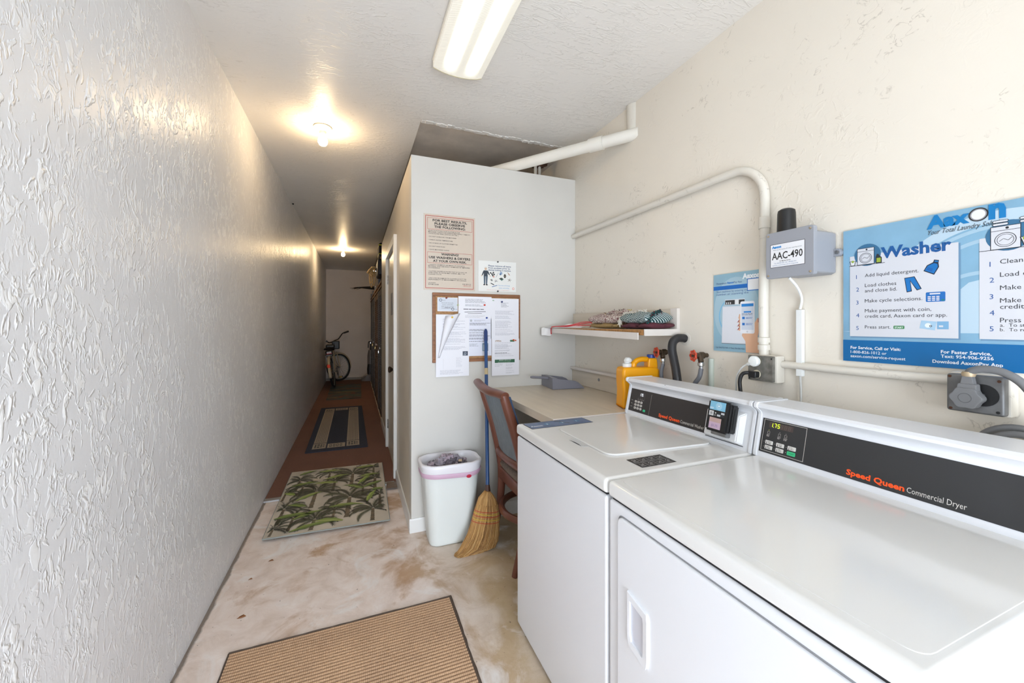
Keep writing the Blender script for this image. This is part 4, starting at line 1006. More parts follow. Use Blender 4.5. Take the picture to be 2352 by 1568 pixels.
# rusty vent pipes above the closet
t = thing('vent_pipes', 'pair of short white pipes with rusty foam seen over the partition', 'pipe', (1.40, 2.98, 2.6))
m = MB()
for dx in (0, .045): m.tube([(1.40 + dx, 2.98 + dx * .3, 2.1), (1.40 + dx, 2.98 + dx * .3, 2.72)], .013, 10)
m.build('pipe_pair', PVC, t)
m = MB(); b = bmesh.new(); bmesh.ops.create_icosphere(b, subdivisions=3, radius=1)
for v in b.verts:
    k_ = 1 + .35 * math.sin(v.co.x * 9 + 1) * math.cos(v.co.y * 11) + .2 * math.sin(v.co.z * 14); v.co = Vector((v.co.x * .10, v.co.y * .06, v.co.z * .03)) * k_
m.bm(b, 0, Matrix.Translation((1.40, 2.98, 2.715))); pl(m.build('foam_collar', mat('rust_foam', (86, 60, 44), .9, 0, .5, 30, .8, 60), t), 'rust-brown ragged foam')

# ================================================================= SHELF, DESK
LAM = mat('beige_laminate', (214, 202, 184), .42, 0, .05, 4, stretch=(1, 1, 14)); LAMW = mat('pale_laminate_edge', (222, 214, 206), .45, 0, .05, 5)
CHIP = mat('raw_chipboard', (176, 128, 76), .85, 0, .3, 80)
LAMT = mat('worktop_laminate', (206, 192, 170), .3, 0, .07, 3, stretch=(9, 1.2, 1))
SX0, SY0, SY1, SZT = 1.352, 1.585, PY - .002, 1.338
t = thing('wall_shelf', 'pale laminate wall shelf with a loose drooping front strip', 'shelf', (RX, 2.1, 1.3))
MB().box(SX0 + .004, SY0 + .004, SZT - .03, RX - .002, SY1, SZT).build('shelf_board', [LAM], t)
MB().box(RX - .020, SY0, SZT, RX - .002, SY1, 1.446, .001, 1).build('backboard', LAM, t)
MB().box(RX - .022, SY0 - .002, SZT + .001, RX - .001, SY0 + .045, 1.448, .001, 1).build('backboard_end', LAMW, t)
MB().box(SX0 - .004, SY0 - .004, SZT - .033, RX - .001, SY0 + .004, SZT + .001, .0005, 1).build('end_strip', LAMW, t)
MB().box(SX0 + .001, SY0 + .006, SZT - .03, SX0 + .0045, SY1, SZT - .001).build('raw_edge', CHIP, t)
m = MB(); m.add([(SX0 - .006, SY1, SZT), (SX0, SY1, SZT), (SX0, SY1, SZT - .034), (SX0 - .006, SY1, SZT - .034), (SX0 - .022, SY0 + .03, SZT - .017), (SX0 - .014, SY0 + .03, SZT - .017), (SX0 - .014, SY0 + .03, SZT - .053), (SX0 - .022, SY0 + .03, SZT - .053)],
                [[0, 1, 2, 3], [4, 5, 6, 7], [0, 1, 5, 4], [1, 2, 6, 5], [2, 3, 7, 6], [3, 0, 4, 7]])
m.build('loose_front_strip', LAMW, t, smooth=False)
for y in (2.37,):
    MB().lathe([(.008, 0), (.008, -.002), (.003, -.001)], (RX - .0205, y, 1.398), 'x', 12).build('bolt', RUSTY, t)
# worktop
t = thing('worktop', 'beige laminate counter in the corner beyond the washing machine', 'counter', (1.2, 2.15, .9))
DX0 = .868; DYN = 1.655
MB().box(DX0 + .004, DYN, .915 - .034, RX - .002, PY - .002, .915, .001, 1).build('top', LAMT, t)
MB().box(DX0, DYN, .915 - .042, DX0 + .006, PY - .002, .9152, .001, 1).build('front_edge', LAM, t)
MB().box(DX0 + .001, DYN - .004, .915 - .041, RX - .002, DYN + .0005, .9148, .001, 1).build('end_edge', LAMW, t)
MB().box(RX - .028, DYN + .02, .916, RX - .002, PY - .002, 1.024, .001, 1).build('backsplash', LAM, t)
MB().box(RX - .05, DYN + .02, 1.024, RX - .002, PY - .002, 1.044, .006, 3).build('backsplash_cap', LAMW, t)
for y in (2.28, 2.02): MB().lathe([(.011, 0), (.011, -.002), (.007, -.003), (.004, -.001)], (RX - .0285, y, .985), 'x', 16).build('bolt', STEEL, t)
MB().box(1.50, 1.67, .0, RX - .002, 1.70, .872).build('support_panel', LAMW, t)
MB().box(DX0 + .03, 2.60, .83, RX - .002, PY - .002, .88).build('wall_cleat', LAMW, t)

# dustpan (local: x forward to the lip)
t = thing('dustpan', 'grey plastic dustpan lying on the beige counter', 'dustpan', (1.392, 2.500, .9158), (0, 0, math.radians(-7)))
GD = mat('grey_dustpan', (128, 128, 138), .4)
m = MB()
L_, Wd, Hh = .235, .225, .075
# floor and walls, built as a shell: back wall at x=-L/2, open lip at x=+L/2
m.box(-L_ / 2, -Wd / 2, 0, L_ / 2, Wd / 2, .003)
sidep = [(-L_ / 2, 0), (L_ / 2, 0), (L_ / 2, .004), (L_ / 2 - .02, .022), (L_ / 2 - .045, .044), (L_ / 2 - .075, .056), (-L_ / 2 + .03, .072), (-L_ / 2 - .004, .076)]
for y in (-Wd / 2, Wd / 2 - .003): m.prism(sidep, 'y', y, y + .003, .001, 1)
m.prism([(-Wd / 2, 0), (Wd / 2, 0), (Wd / 2, .076), (Wd / 4, .082), (-Wd / 4, .082), (-Wd / 2, .076)], 'x', -L_ / 2 - .002, -L_ / 2 + .002, .001, 1)
m.box(-L_ / 2 - .001, -Wd / 2 + .003, .072, -L_ / 2 + .035, Wd / 2 - .003, .076, .001, 1)
m.build('pan', GD, t, local=True)
m = MB(); m.tube([(-L_ / 2 - .002, -.02, .066), (-L_ / 2 - .05, -.03, .074), (-L_ / 2 - .125, -.045, .082), (-L_ / 2 - .138, -.047, .082)], [.016, .014, .015, .010], 14, flat=.62)
m.build('handle', GD, t, local=True)

# detergent jug (local: x to the right of the picture)
YEL = mat('orange_yellow_plastic', (244, 168, 10), .3)
t = thing('detergent_jug', 'orange yellow detergent jug with white dispenser and blue cap', 'jug', (1.432, 1.735, .9158), (0, 0, math.radians(-14)))
m = MB(); b = bmesh.new()
out = [(-.108, .006), (-.100, 0), (.10, 0), (.108, .008), (.108, .14), (.106, .190), (.098, .214), (.05, .218), (-.03, .219), (-.094, .218), (-.107, .206), (-.108, .16), (-.103, .09)]
m.prism(out, 'y', -.050, .050, .014, 4)
body = m.build('jug_body', YEL, t, local=True, ang=60)
m = MB(); m.prism([(.046, .205), (.104, .205), (.102, .235), (.097, .265), (.052, .266), (.047, .250)], 'y', -.028, .028, .008, 3)
m.tube(curve_pts([(-.030, 0, .205), (-.024, 0, .232), (-.006, 0, .250), (.022, 0, .258), (.056, 0, .256)], 6), [.017] * 8 + [.0145] * 17, 14)
m.build('jug_handle', YEL, t, local=True, ang=60)
m = MB(); m.lathe([(.024, .214), (.024, .234), (.020, .237)], (-.062, 0, 0), n=24); m.lathe([(.014, .235), (.014, .243), (.017, .245)], (-.062, 0, 0), n=20)
m.tube([(-.078, -.012, .252), (-.058, -.004, .254), (-.044, 0, .251)], [.009, .014, .012], 14); m.lathe([(.015, .243), (.018, .248), (.017, .262), (.011, .268)], (-.058, 0, 0), n=20)
pl(m.build('dispenser_cap', WPLAST, t, local=True), 'white plastic dispenser spout')
m = MB(); m.lathe([(.0215, .262), (.0215, .281), (.0195, .283)], (.075, 0, 0), n=24); pl(m.build('screw_cap', mat('blue_cap', (34, 66, 150), .35), t, local=True), 'dark blue screw cap')
m = MB(); m.prism(rquad([(.01, .03), (.085, .03), (.085, .125), (.01, .125)], .01), 'y', -.0508, -.0495); pl(m.build('side_label', mat('label_blue', (40, 70, 150), .4), t, local=True), 'blue label')

# blankets
def fold_slab(sx, sy, sz, seed, lump=.006, nx=30, ny=16):
    """rounded soft slab centred in x,y, base at z=0"""
    R = random.Random(seed); b = bmesh.new(); bmesh.ops.create_cube(b, size=1); bmesh.ops.subdivide_edges(b, edges=b.edges[:], cuts=9, use_grid_fill=True)
    for v in b.verts:
        x, y, z = v.co * 2
        # superellipse rounding
        ry = (1 - abs(z) ** 3 * .10); 
        l = math.sqrt(y * y + z * z) / max(abs(y), abs(z), 1e-6)
        yy = y * (1 - .16 * (abs(z) ** 2)); zz = z * (1 - .28 * abs(y) ** 4 - .22 * abs(x) ** 6); xx = x * (1 - .07 * abs(z) ** 2 - .05 * abs(y) ** 4)
        v.co = Vector((xx * sx / 2, yy * sy / 2, (zz + 1) / 2 * sz))
        if z > 0: v.co.z += lump * math.sin(x * 5 + seed) * math.cos(y * 3 + seed * 2) + lump * .5 * math.sin(x * 13 + seed)
        v.co.y += lump * .4 * math.sin(x * 9 + seed * 3)
    return b
def zigzag(name, a, b_, axis_rot, sc):
    m, nt, bs = newmat(name); co = coords(nt); s = nt.nodes.new('ShaderNodeSeparateXYZ'); nt.links.new(co, s.inputs[0])
    tri = math_(nt, 'PINGPONG', math_(nt, 'MULTIPLY', s.outputs[0], sc), .5)
    f = math_(nt, 'FRACT', math_(nt, 'ADD', math_(nt, 'MULTIPLY', s.outputs[2], sc * 3.4), math_(nt, 'ADD', math_(nt, 'MULTIPLY', tri, 3.6), math_(nt, 'MULTIPLY', s.outputs[1], sc * 2))))
    c = mixc(nt, ramp(nt, f, [(.52, (0, 0, 0)), (.58, (1, 1, 1)), (.94, (1, 1, 1)), (1, (0, 0, 0))]), rgb(*a), rgb(*b_))
    nt.links.new(c, bs.inputs['Base Color']); bs.inputs['Roughness'].default_value = .95; bump(nt, bs, noise(nt, co, 300, 2), .5, .003); return m
def damask(name, a, b_, sc):
    m, nt, bs = newmat(name); co = coords(nt)
    v = nt.nodes.new('ShaderNodeTexVoronoi'); v.feature = 'DISTANCE_TO_EDGE'; nt.links.new(co, v.inputs[0]); v.inputs['Scale'].default_value = sc
    n = noise(nt, co, sc * .9, 2, 2.5)
    f = math_(nt, 'FRACT', math_(nt, 'MULTIPLY', math_(nt, 'ADD', n, v.outputs['Distance']), 5))
    c = mixc(nt, ramp(nt, f, [(.42, (0, 0, 0)), (.5, (1, 1, 1))]), rgb(*a), rgb(*b_))
    nt.links.new(c, bs.inputs['Base Color']); bs.inputs['Roughness'].default_value = .95; bump(nt, bs, noise(nt, co, 300, 2), .5, .003); return m
def fringe(pts, L, n, seed, spread, mats_, parent, name='fringe'):
    R = random.Random(seed); m = MB()
    for i in range(n):
        f = R.random() * (len(pts) - 1); a = Vector(pts[int(f)]).lerp(Vector(pts[min(int(f) + 1, len(pts) - 1)]), f % 1)
        d_ = Vector((R.uniform(-1, 1) * spread, R.uniform(-1, .2), R.uniform(-.5, 1.0))).normalized() * L * R.uniform(.6, 1.2)
        m.tube([a, a + d_ * .5 + Vector((0, 0, .002)), a + d_ + Vector((0, 0, -.003))], [.0022, .002, .0012], 5, mi=R.randrange(len(mats_)))
    o = m.build(name, mats_, parent, local=True); o['kind'] = 'stuff'; return o
MAR = mat('maroon_yarn', (84, 36, 44), .95); CRM = mat('cream_yarn', (222, 216, 204), .95); TEA = mat('teal_yarn', (30, 84, 84), .95); YLW = mat('yellow_yarn', (208, 180, 60), .95)
# local x runs along the shelf (towards the near end), y to the wall... root turned so that local +x = -Y
def shelfroot(name, label, x, y, z): return thing(name, label, 'blanket', (x, y, z), (0, 0, -PI / 2))
t = shelfroot('folded_blanket', 'folded maroon and cream patterned throw on the wall shelf, left one', 1.462, 1.985, SZT + .0010)
DAM = damask('maroon_damask', (112, 60, 64), (216, 206, 196), 26)
MB().bm(fold_slab(.27, .175, .034, 1)).build('lower_fold', zigzag('ochre_weave', (176, 150, 96), (120, 90, 60), 0, 60), t, local=True, ang=180)
MB().bm(fold_slab(.31, .18, .060, 2), 0, Matrix.Translation((-.0, .0, .026))).build('upper_fold', DAM, t, local=True, ang=180)
MB().bm(fold_slab(.17, .12, .024, 4), 0, Matrix.Translation((.05, .02, .080))).build('top_tuck', DAM, t, local=True, ang=180)
fringe([(-.08, .0, .088), (.02, .02, .100), (.13, .03, .100)], .024, 70, 5, 1, [MAR, CRM, YLW, MAR], t)
t = shelfroot('folded_blanket', 'folded teal zigzag blanket with fringe on the wall shelf, right one', 1.458, 1.70, SZT + .0010)
MB().bm(fold_slab(.225, .185, .034, 6)).build('lower_fold', mat('maroon_cloth', (86, 40, 50), .95, 0, .25, 20), t, local=True, ang=180)
MB().bm(fold_slab(.215, .18, .062, 7), 0, Matrix.Translation((.0, -.003, .026))).build('upper_fold', zigzag('teal_zigzag', (18, 62, 66), (196, 206, 204), 0, 27), t, local=True, ang=180)
fringe([(.106, -.075, .03), (.108, -.06, .060), (.104, -.03, .082), (.09, .02, .088), (.05, .04, .090)], .018, 190, 8, .8, [TEA, TEA, MAR], t)
fringe([(-.108, -.088, .025), (-.108, -.083, .055), (-.09, -.06, .084), (-.03, -.045, .091), (.04, -.03, .091)], .016, 190, 9, .6, [CRM], t, 'cream_fringe')
# plastic bag at the shelf's far end
t = thing('plastic_bag', 'white plastic bag with red drawstring draped over the shelf corner', 'bag', (1.38, 2.50, SZT))
BAG = mat('white_film', (238, 236, 234), .3)
def cloth(name, rows, m_, parent):
    mb = MB(); n = len(rows[0]); vs = [p for r in rows for p in r]; fs = []
    for i in range(len(rows) - 1):
        for j in range(n - 1): fs.append([i * n + j, i * n + j + 1, (i + 1) * n + j + 1, (i + 1) * n + j])
    mb.add(vs, fs); o = mb.build(name, m_, parent, ang=180)
    sd = o.modifiers.new('thick', 'SOLIDIFY'); sd.thickness = .0008; sb = o.modifiers.new('smooth', 'SUBSURF'); sb.levels = 1; sb.render_levels = 1
    return o
R = random.Random(4); rows = []
for i in range(10):
    f = i / 9; y = 2.625 - .36 * f; x0_ = 1.262 + (.09 if i > 2 else .03 * i) + .07 * max(0, f - .4); r = []
    for j in range(8):
        g = j / 7; x = x0_ + (1.50 - .03 * f - x0_) * g
        r.append((x, y + R.uniform(-.004, .004), SZT + .003 + R.uniform(0, .008) * (g > .15) + (.026 * math.sin(g * PI) * math.sin(f * PI) ** 2 if i > 3 else 0)))
    rows.append(r)
cloth('bag_film', rows, BAG, t)
rows = []
for k_, z in enumerate((.003, -.015, -.035, -.058)):
    rows.append([(1.262 + .083 * j / 6, 2.592 - .004 * math.sin(j * 1.7 + k_) - .003 * k_, SZT + z + .003 * math.sin(j)) for j in range(7)])
cloth('bag_flap', rows, BAG, t)
RB = mat('red_strip', (206, 62, 66), .35)
m = MB()
for s_, w_ in ((0, .0035), (1, .004), (2, .003)):
    m.tube(curve_pts([(1.340 + s_ * .003, 2.583, SZT - .045), (1.340 + s_ * .003, 2.580, SZT - .002), (1.345, 2.55, SZT + .010), (1.38, 2.40 - s_ * .01, SZT + .012 + s_ * .004), (1.44, 2.33, SZT + .02 + s_ * .01), (1.48, 2.26, SZT + .030 + s_ * .006 - (s_ == 0) * .01), (1.45, 2.235, SZT + .010)]), w_, 6, flat=.35)
m.build('drawstring', RB, t)

# ================================================================= PARTITION ITEMS
def pcv(x, z, d, step=.00018): return Canvas((x, PY - d, z), (1, 0, 0), (0, 0, 1), step)
# rules sign
t = thing('rules_sign', 'beige laundry rules sign with red border and warning', 'sign', (.598, PY, 1.595))
MB().box(.422, PY - .004, 1.595, .775, PY - .0005, 2.102, .001, 1).build('sign_panel', mat('sign_beige', (208, 194, 178), .45), t)
cv = pcv(.422, 1.595, .0042); W, H = .353, .507; RD = (178, 44, 38); BK = (34, 28, 28)
cv.frame(.011, .011, W - .011, H - .011, .0035, RD, 1, 'red_border')
cv.frame(.024, H * .80, W - .022, H - .025, .0018, RD, 2, 'red_border'); cv.frame(.024, H * .355, W - .022, H * .50, .0018, RD, 2, 'red_border')
def ct(y, s_, sz, w_=None): cv.text(W / 2, y, s_, w=w_, size=sz, col=BK, bold=.032, align='c', layer=3)
ct(H * .905, 'FOR BEST RESULTS,', .0215, .235); ct(H * .862, 'PLEASE OBSERVE', .0215, .21); ct(H * .82, 'THE FOLLOWING:', .0215, .215)
ct(H * .462, 'WARNING!', .0215, .12); ct(H * .415, 'USE WASHERS & DRYERS', .0215, .285); ct(H * .370, 'AT YOUR OWN RISK.', .0215, .23)
def lt(y, s_, w_): cv.text(.030, H * y, s_, w=w_, size=.0094, col=BK, bold=.008, layer=3)
lt(.775, 'PRIOR TO PUTTING YOUR CLOTHES IN THE', .215); lt(.755, 'MACHINES, CHECK FOR FOREIGN MATERIALS / OBJECTS', .285); lt(.735, '( SUCH AS INK PENS, LIPSTICK OR TAR. )', .205)
lt(.695, '• DO NOT OVERLOAD THE MACHINES', .19); lt(.652, '• CHECK WATER TEMPERATURE', .165); lt(.610, '• NO DYEING OF CLOTHES PERMITTED', .20); lt(.567, '• DO NOT WASH RUGS', .112); lt(.525, '• LEAVE MACHINES CLEAN', .14)
lt(.325, "• TODAY'S GARMENTS ARE MADE OF SYNTHETIC", .25); lt(.305, '   MATERIAL AND ARE EASILY DAMAGED BY IMPROPER', .285); lt(.285, '   LAUNDERING.', .08)
lt(.240, '• CLOTHES WASHED IN WATER THAT IS TOO HOT OR', .265); lt(.220, '   OVER DRIED IN DRYER MAY SHRINK, MELT OR', .25); lt(.200, '   CHANGE COLOR.', .09)
lt(.150, '• ANY LOSS OR DAMAGE TO CLOTHING IS NOT THE', .26); lt(.130, '   RESPONSIBILITY OF MANAGEMENT OR Coinmach.', .262)
lt(.085, 'LAUNDRY', .05); lt(.065, 'ROOM LESSEE', .07); cv.text(W - .03, H * .080, 'FOR SERVICE', w=.06, size=.011, col=BK, layer=3, align='r'); cv.text(W - .03, H * .060, '1-800-321-3332', w=.055, size=.011, col=RD, layer=3, align='r')
cv.build(t)
# small picture notice
t = thing('picture_notice', 'small white notice about emptying pockets beside the rules sign', 'notice', (.945, PY, 1.6))
MB().box(.800, PY - .003, 1.598, 1.084, PY - .0005, 1.812).build('sheet', mat('paper_white', (232, 232, 228), .5), t, smooth=False)
cv = pcv(.800, 1.598, .0032); W, H = .284, .214; SB = (56, 76, 116)
cv.text(.072, .176, 'Please remove all items', w=.172, size=.0150, col=SB, bold=.02, layer=2); cv.text(.072, .161, 'from pockets prior to', w=.165, size=.0150, col=SB, bold=.02, layer=2); cv.text(.072, .146, 'placing clothing in machine.', w=.172, size=.0150, col=SB, bold=.02, layer=2)
cv.text(.145, .040, 'These items will damage', w=.09, size=.012, col=(110, 160, 206), layer=2); cv.text(.150, .022, 'washer and clothing', w=.08, size=.012, col=(110, 160, 206), layer=2); cv.text(.06, .008, 'Thank you for your cooperation', w=.17, size=.008, col=(224, 160, 150), layer=2)
cv.disc(.262, .024, .009, (228, 150, 140), 2, 'pictures', n=14); cv.disc(.262, .024, .005, (236, 236, 232), 3, 'pictures', n=14)
# worker figure
sk = (206, 170, 140); jn = (74, 94, 110)
cv.disc(.053, .158, .009, sk, 2, 'worker_picture', n=14); cv.disc(.053, .165, .009, (210, 200, 190), 3, 'worker_picture', n=14, ry=.005)
cv.poly([(.040, .146), (.066, .146), (.068, .105), (.038, .105)], (50, 62, 74), 2, 'worker_picture'); cv.poly([(.040, .146), (.034, .140), (.024, .112), (.030, .110), (.040, .128)], (50, 62, 74), 2, 'worker_picture'); cv.poly([(.066, .146), (.072, .140), (.084, .116), (.078, .113), (.066, .128)], (50, 62, 74), 2, 'worker_picture')
cv.poly([(.038, .105), (.052, .105), (.050, .048), (.040, .048)], jn, 2, 'worker_picture'); cv.poly([(.054, .105), (.068, .105), (.064, .048), (.055, .048)], jn, 2, 'worker_picture')
for x in (.024, .085): cv.disc(x, .108, .004, sk, 3, 'worker_picture', n=8)
for x in (.042, .061): cv.disc(x, .045, .008, (40, 32, 30), 3, 'worker_picture', n=10, ry=.004)
R = random.Random(2)
for (x, y) in ((.09, .13), (.10, .122), (.11, .132), (.115, .12), (.105, .112)): cv.disc(x, y, .006, (36, 36, 38), 2, 'pictures', n=8)
cv.line([(.130, .10), (.148, .135)], .0022, (120, 126, 132), 2, 'pictures'); cv.disc(.168, .132, .011, (150, 168, 196), 2, 'pictures', n=7); cv.disc(.163, .124, .008, (90, 120, 160), 3, 'pictures', n=6); cv.disc(.197, .112, .009, (50, 44, 42), 2, 'pictures', n=12, ry=.014); cv.disc(.197, .112, .004, (150, 140, 120), 3, 'pictures', n=8)
cv.poly([(.215, .142), (.222, .138), (.238, .118), (.228, .120)], (176, 130, 110), 2, 'pictures'); cv.poly([(.152, .092), (.170, .100), (.186, .092), (.168, .082)], (40, 60, 58), 2, 'pictures'); cv.poly([(.168, .082), (.186, .092), (.186, .086), (.170, .076)], (90, 130, 120), 2, 'pictures')
for a in range(5): cv.line([(.232, .085), (.232 + .015 * math.cos(a * 1.3), .085 + .013 * math.sin(a * 1.3))], .003, (120, 110, 100), 2, 'pictures'); cv.line([(.13, .073), (.13 + .014 * math.cos(a), .073 + .012 * math.sin(a))], .002, (60, 66, 74), 2, 'pictures')
cv.poly([(.086, .058), (.094, .060), (.118, .048), (.112, .044)], (44, 48, 54), 2, 'pictures'); cv.poly([(.098, .034), (.138, .046), (.140, .042), (.100, .030)], (60, 110, 160), 2, 'pictures'); cv.disc(.112, .104, .007, (214, 160, 150), 2, 'pictures', n=7); cv.poly([(.086, .084), (.10, .088), (.106, .074), (.094, .072)], (140, 140, 136), 2, 'pictures')
cv.build(t)
for z, in ((1.803,), (1.594,)):
    tt = MB().lathe([(.006, 0), (.006, -.004), (.004, -.007), (.001, -.008)], (.943, PY - .0033, z + .006), 'y', 12).build('wall_tack', mat('dark_tack', (60, 62, 64), .4))
    tag(tt, 'dark tack at the %s of the small picture notice' % ('top' if z > 1.7 else 'bottom'), 'tack')
# cork board
t = thing('cork_board', 'wood-framed cork board hanging below the rules sign', 'notice board', (.79, PY, 1.107))
X0, X1, Z0, Z1 = .478, 1.112, 1.107, 1.577; WOOD = mat('oak_frame', (140, 92, 58), .5, 0, .25, 20, stretch=(1, 1, 6)); CORK = mat('cork', (182, 138, 96), .9, 0, .25, 120)
MB().box(X0 + .006, PY - .009, Z0 + .006, X1 - .006, PY - .001, Z1 - .006).build('cork_sheet', CORK, t, smooth=False)
for a, b_, c_, d_ in ((X0, Z0, X1, Z0 + .022), (X0, Z1 - .022, X1, Z1), (X0, Z0 + .022, X0 + .02, Z1 - .022), (X1 - .02, Z0 + .022, X1, Z1 - .022)):
    MB().box(a, PY - .016, b_, c_, PY - .001, d_, .003, 2).build('frame_rail', WOOD, t)
cv = Canvas((0, 0, 0), (1, 0, 0), (0, 0, 1)); cv.O = Vector((0, PY - .012, 0))
PAPER = mat('sheet_white', (232, 232, 238), .5); PAPER2 = mat('sheet_cool', (224, 226, 238), .5)
def sheet(label, x0, z0, x1, z1, d, draw, name='pinned_sheet', m_=PAPER, curl=0):
    t = thing(name, label, 'paper', ((x0 + x1) / 2, PY - d, z0))
    mb = MB(); nx = 8; nz = 6; vs = []; fs = []
    for i in range(nz + 1):
        for j in range(nx + 1):
            fx, fz = j / nx, i / nz
            vs.append((x0 + (x1 - x0) * fx, PY - d, z0 + (z1 - z0) * fz))
    for i in range(nz):
        for j in range(nx): k_ = i * (nx + 1) + j; fs.append([k_, k_ + 1, k_ + nx + 2, k_ + nx + 1])
    mb.box(x0, PY - d, z0, x1, PY - d + .0012, z1)
    mb.build('sheet', m_, t, smooth=False)
    c = pcv(x0, z0, d + .0002, .00015); draw(c, x1 - x0, z1 - z0); c.build(t); return t
GT = (168, 168, 176); DT = (110, 110, 118)
def d_card(c, W, H):
    c.rect(.004, .004, W - .004, H - .004, (206, 212, 222), 1, 'card_print'); c.arc(.022, H - .018, .010, .003, (60, 66, 76), 2, 'card_print', n=16); c.arc(.104, .016, .010, .003, (60, 66, 76), 2, 'card_print', n=16)
    c.text(.036, H - .022, 'PLACE', w=.018, size=.008, col=DT); c.text(.118, .012, 'PLACE', w=.018, size=.008, col=DT)
    for i, (s_, w_) in enumerate((('ROOM RULES', .08), ('DAILY 7AM-9PM', .07), ('KEEP DOOR LOCKED', .085), ('CLEAN LINT FILTER', .085))): c.text(W / 2, H - .040 - i * .0115, s_, w=w_, size=.0095, col=DT, align='c')
    c.greek(.05, .020, .09, .028, 1, DT, gap=0)
def d_head(c, W, H):
    c.greek(W * .2, H * .55, W * .85, H * .9, 7, GT, seed=3, gap=.1); c.line([(W * .18, H * .29), (W * .82, H * .32)], .003, (40, 40, 44), 2, 'lettering'); c.line([(W * .28, H * .22), (W * .70, H * .235)], .0025, (40, 40, 44), 2, 'lettering'); c.greek(W * .15, H * .38, W * .8, H * .46, 1, DT, gap=0); c.greek(W * .2, H * .03, W * .8, H * .15, 3, (200, 200, 206), gap=0, seed=8)
def d_right(c, W, H):
    c.greek(W * .36, H * .78, W * .66, H * .90, 6, GT, seed=5, gap=0); c.greek(W * .15, H * .08, W * .85, H * .70, 30, (196, 196, 204), seed=6, gap=.35)
    c.text(.012, H - .018, 'na', size=.014, col=(60, 140, 80), bold=.02)
def d_left(c, W, H):
    c.greek(W * .38, H * .93, W * .70, H * .95, 1, GT, gap=0); c.greek(W * .2, H * .16, W * .92, H * .90, 34, (192, 192, 202), seed=7, gap=.3)
    c.rect(W * .80, H * .02, W * .96, H * .125, (58, 66, 84), 2, 'photo_print'); c.arc(W * .88, H * .075, .008, .003, (170, 180, 190), 3, 'photo_print', n=12); c.rect(W * .82, H * .03, W * .90, H * .05, (130, 140, 150), 3, 'photo_print')
def d_mid(c, W, H):
    c.rect(W * .0, H * .965, W, H * .98, (190, 192, 206), 1, 'header_rule'); c.disc(.02, H * .9, .008, (170, 174, 180), 2, 'logo_print', n=10); c.greek(W * .25, H * .88, W * .75, H * .92, 2, GT, gap=0)
    c.greek(W * .06, H * .78, W * .97, H * .85, 3, DT, seed=2, gap=0); c.greek(W * .02, H * .36, W * .98, H * .74, 14, DT, seed=4, gap=.25); c.greek(W * .05, H * .24, W * .5, H * .32, 3, GT, seed=9, gap=0)
    c.rect(W * .60, H * .12, W * .86, H * .32, (116, 140, 160), 2, 'photo_print'); c.rect(W * .64, H * .14, W * .78, H * .29, (196, 206, 214), 3, 'photo_print'); c.rect(W * .80, H * .13, W * .84, H * .28, (70, 84, 96), 3, 'photo_print')
def d_low(c, W, H):
    for i in range(11): c.greek(W * .60, .062 + i * .0062, W * .80, .066 + i * .0062, 1, (200, 200, 206), gap=0, seed=i)
    c.greek(W * .12, .014, W * .88, .045, 5, (196, 196, 204), seed=3, gap=0); c.rect(W * .22, .05, W * .225, .12, (205, 205, 210), 1, 'lettering')
def d_green(c, W, H):
    c.text(.025, H - .020, 'rWm', w=.045, size=.016, col=(150, 110, 60), bold=.03); c.rrect(W * .66, H - .022, W * .83, H - .008, .005, (70, 120, 90), 2, 'green_print'); c.disc(W * .87, H - .013, .006, (200, 90, 50), 2, 'green_print', n=10)
    c.greek(.022, H * .50, W - .035, H * .90, 18, (186, 186, 194), seed=11, gap=.3); c.greek(.022, H * .60, .12, H * .63, 1, DT, gap=0)
    c.rect(.022, H * .345, W - .035, H * .435, (44, 96, 68), 2, 'green_print'); c.text(W * .48, H * .40, 'RESIDENT SERVICE LINE', w=.09, size=.010, col=(220, 232, 224), layer=3, align='c'); c.greek(.045, H * .355, W - .06, H * .37, 1, (200, 220, 206), 3, gap=0)
    c.greek(.022, H * .24, .085, H * .32, 3, (200, 200, 206), gap=0, seed=1); c.greek(.105, H * .04, W - .035, H * .32, 12, (202, 202, 208), seed=12, gap=.1)
PB = 'papers on the cork board'
sheet('small pale card pinned in the top left corner of the cork board', .510, 1.452, .648, 1.545, .0185, d_card)
sheet('white sheet with crossed-out lines at the top middle of the cork board', .652, 1.405, .890, 1.556, .0215, d_head)
sheet('tall white sheet pinned on the right side of the cork board', .886, 1.262, 1.098, 1.548, .0190, d_right)
sheet('white sheet with small photo in the middle of the cork board', .722, 1.146, .890, 1.417, .0190, d_mid, m_=PAPER2)
sheet('long sheet hanging below the left of the cork board', .500, 1.012, .728, 1.20, .0180, d_low)
sheet('sheet with lifted corner and yellow pin on the left of the board', .500, 1.145, .728, 1.431, .0205, d_left)
sheet('sheet with dark green band hanging below the right of the board', .892, 1.003, 1.100, 1.262, .0215, d_green)
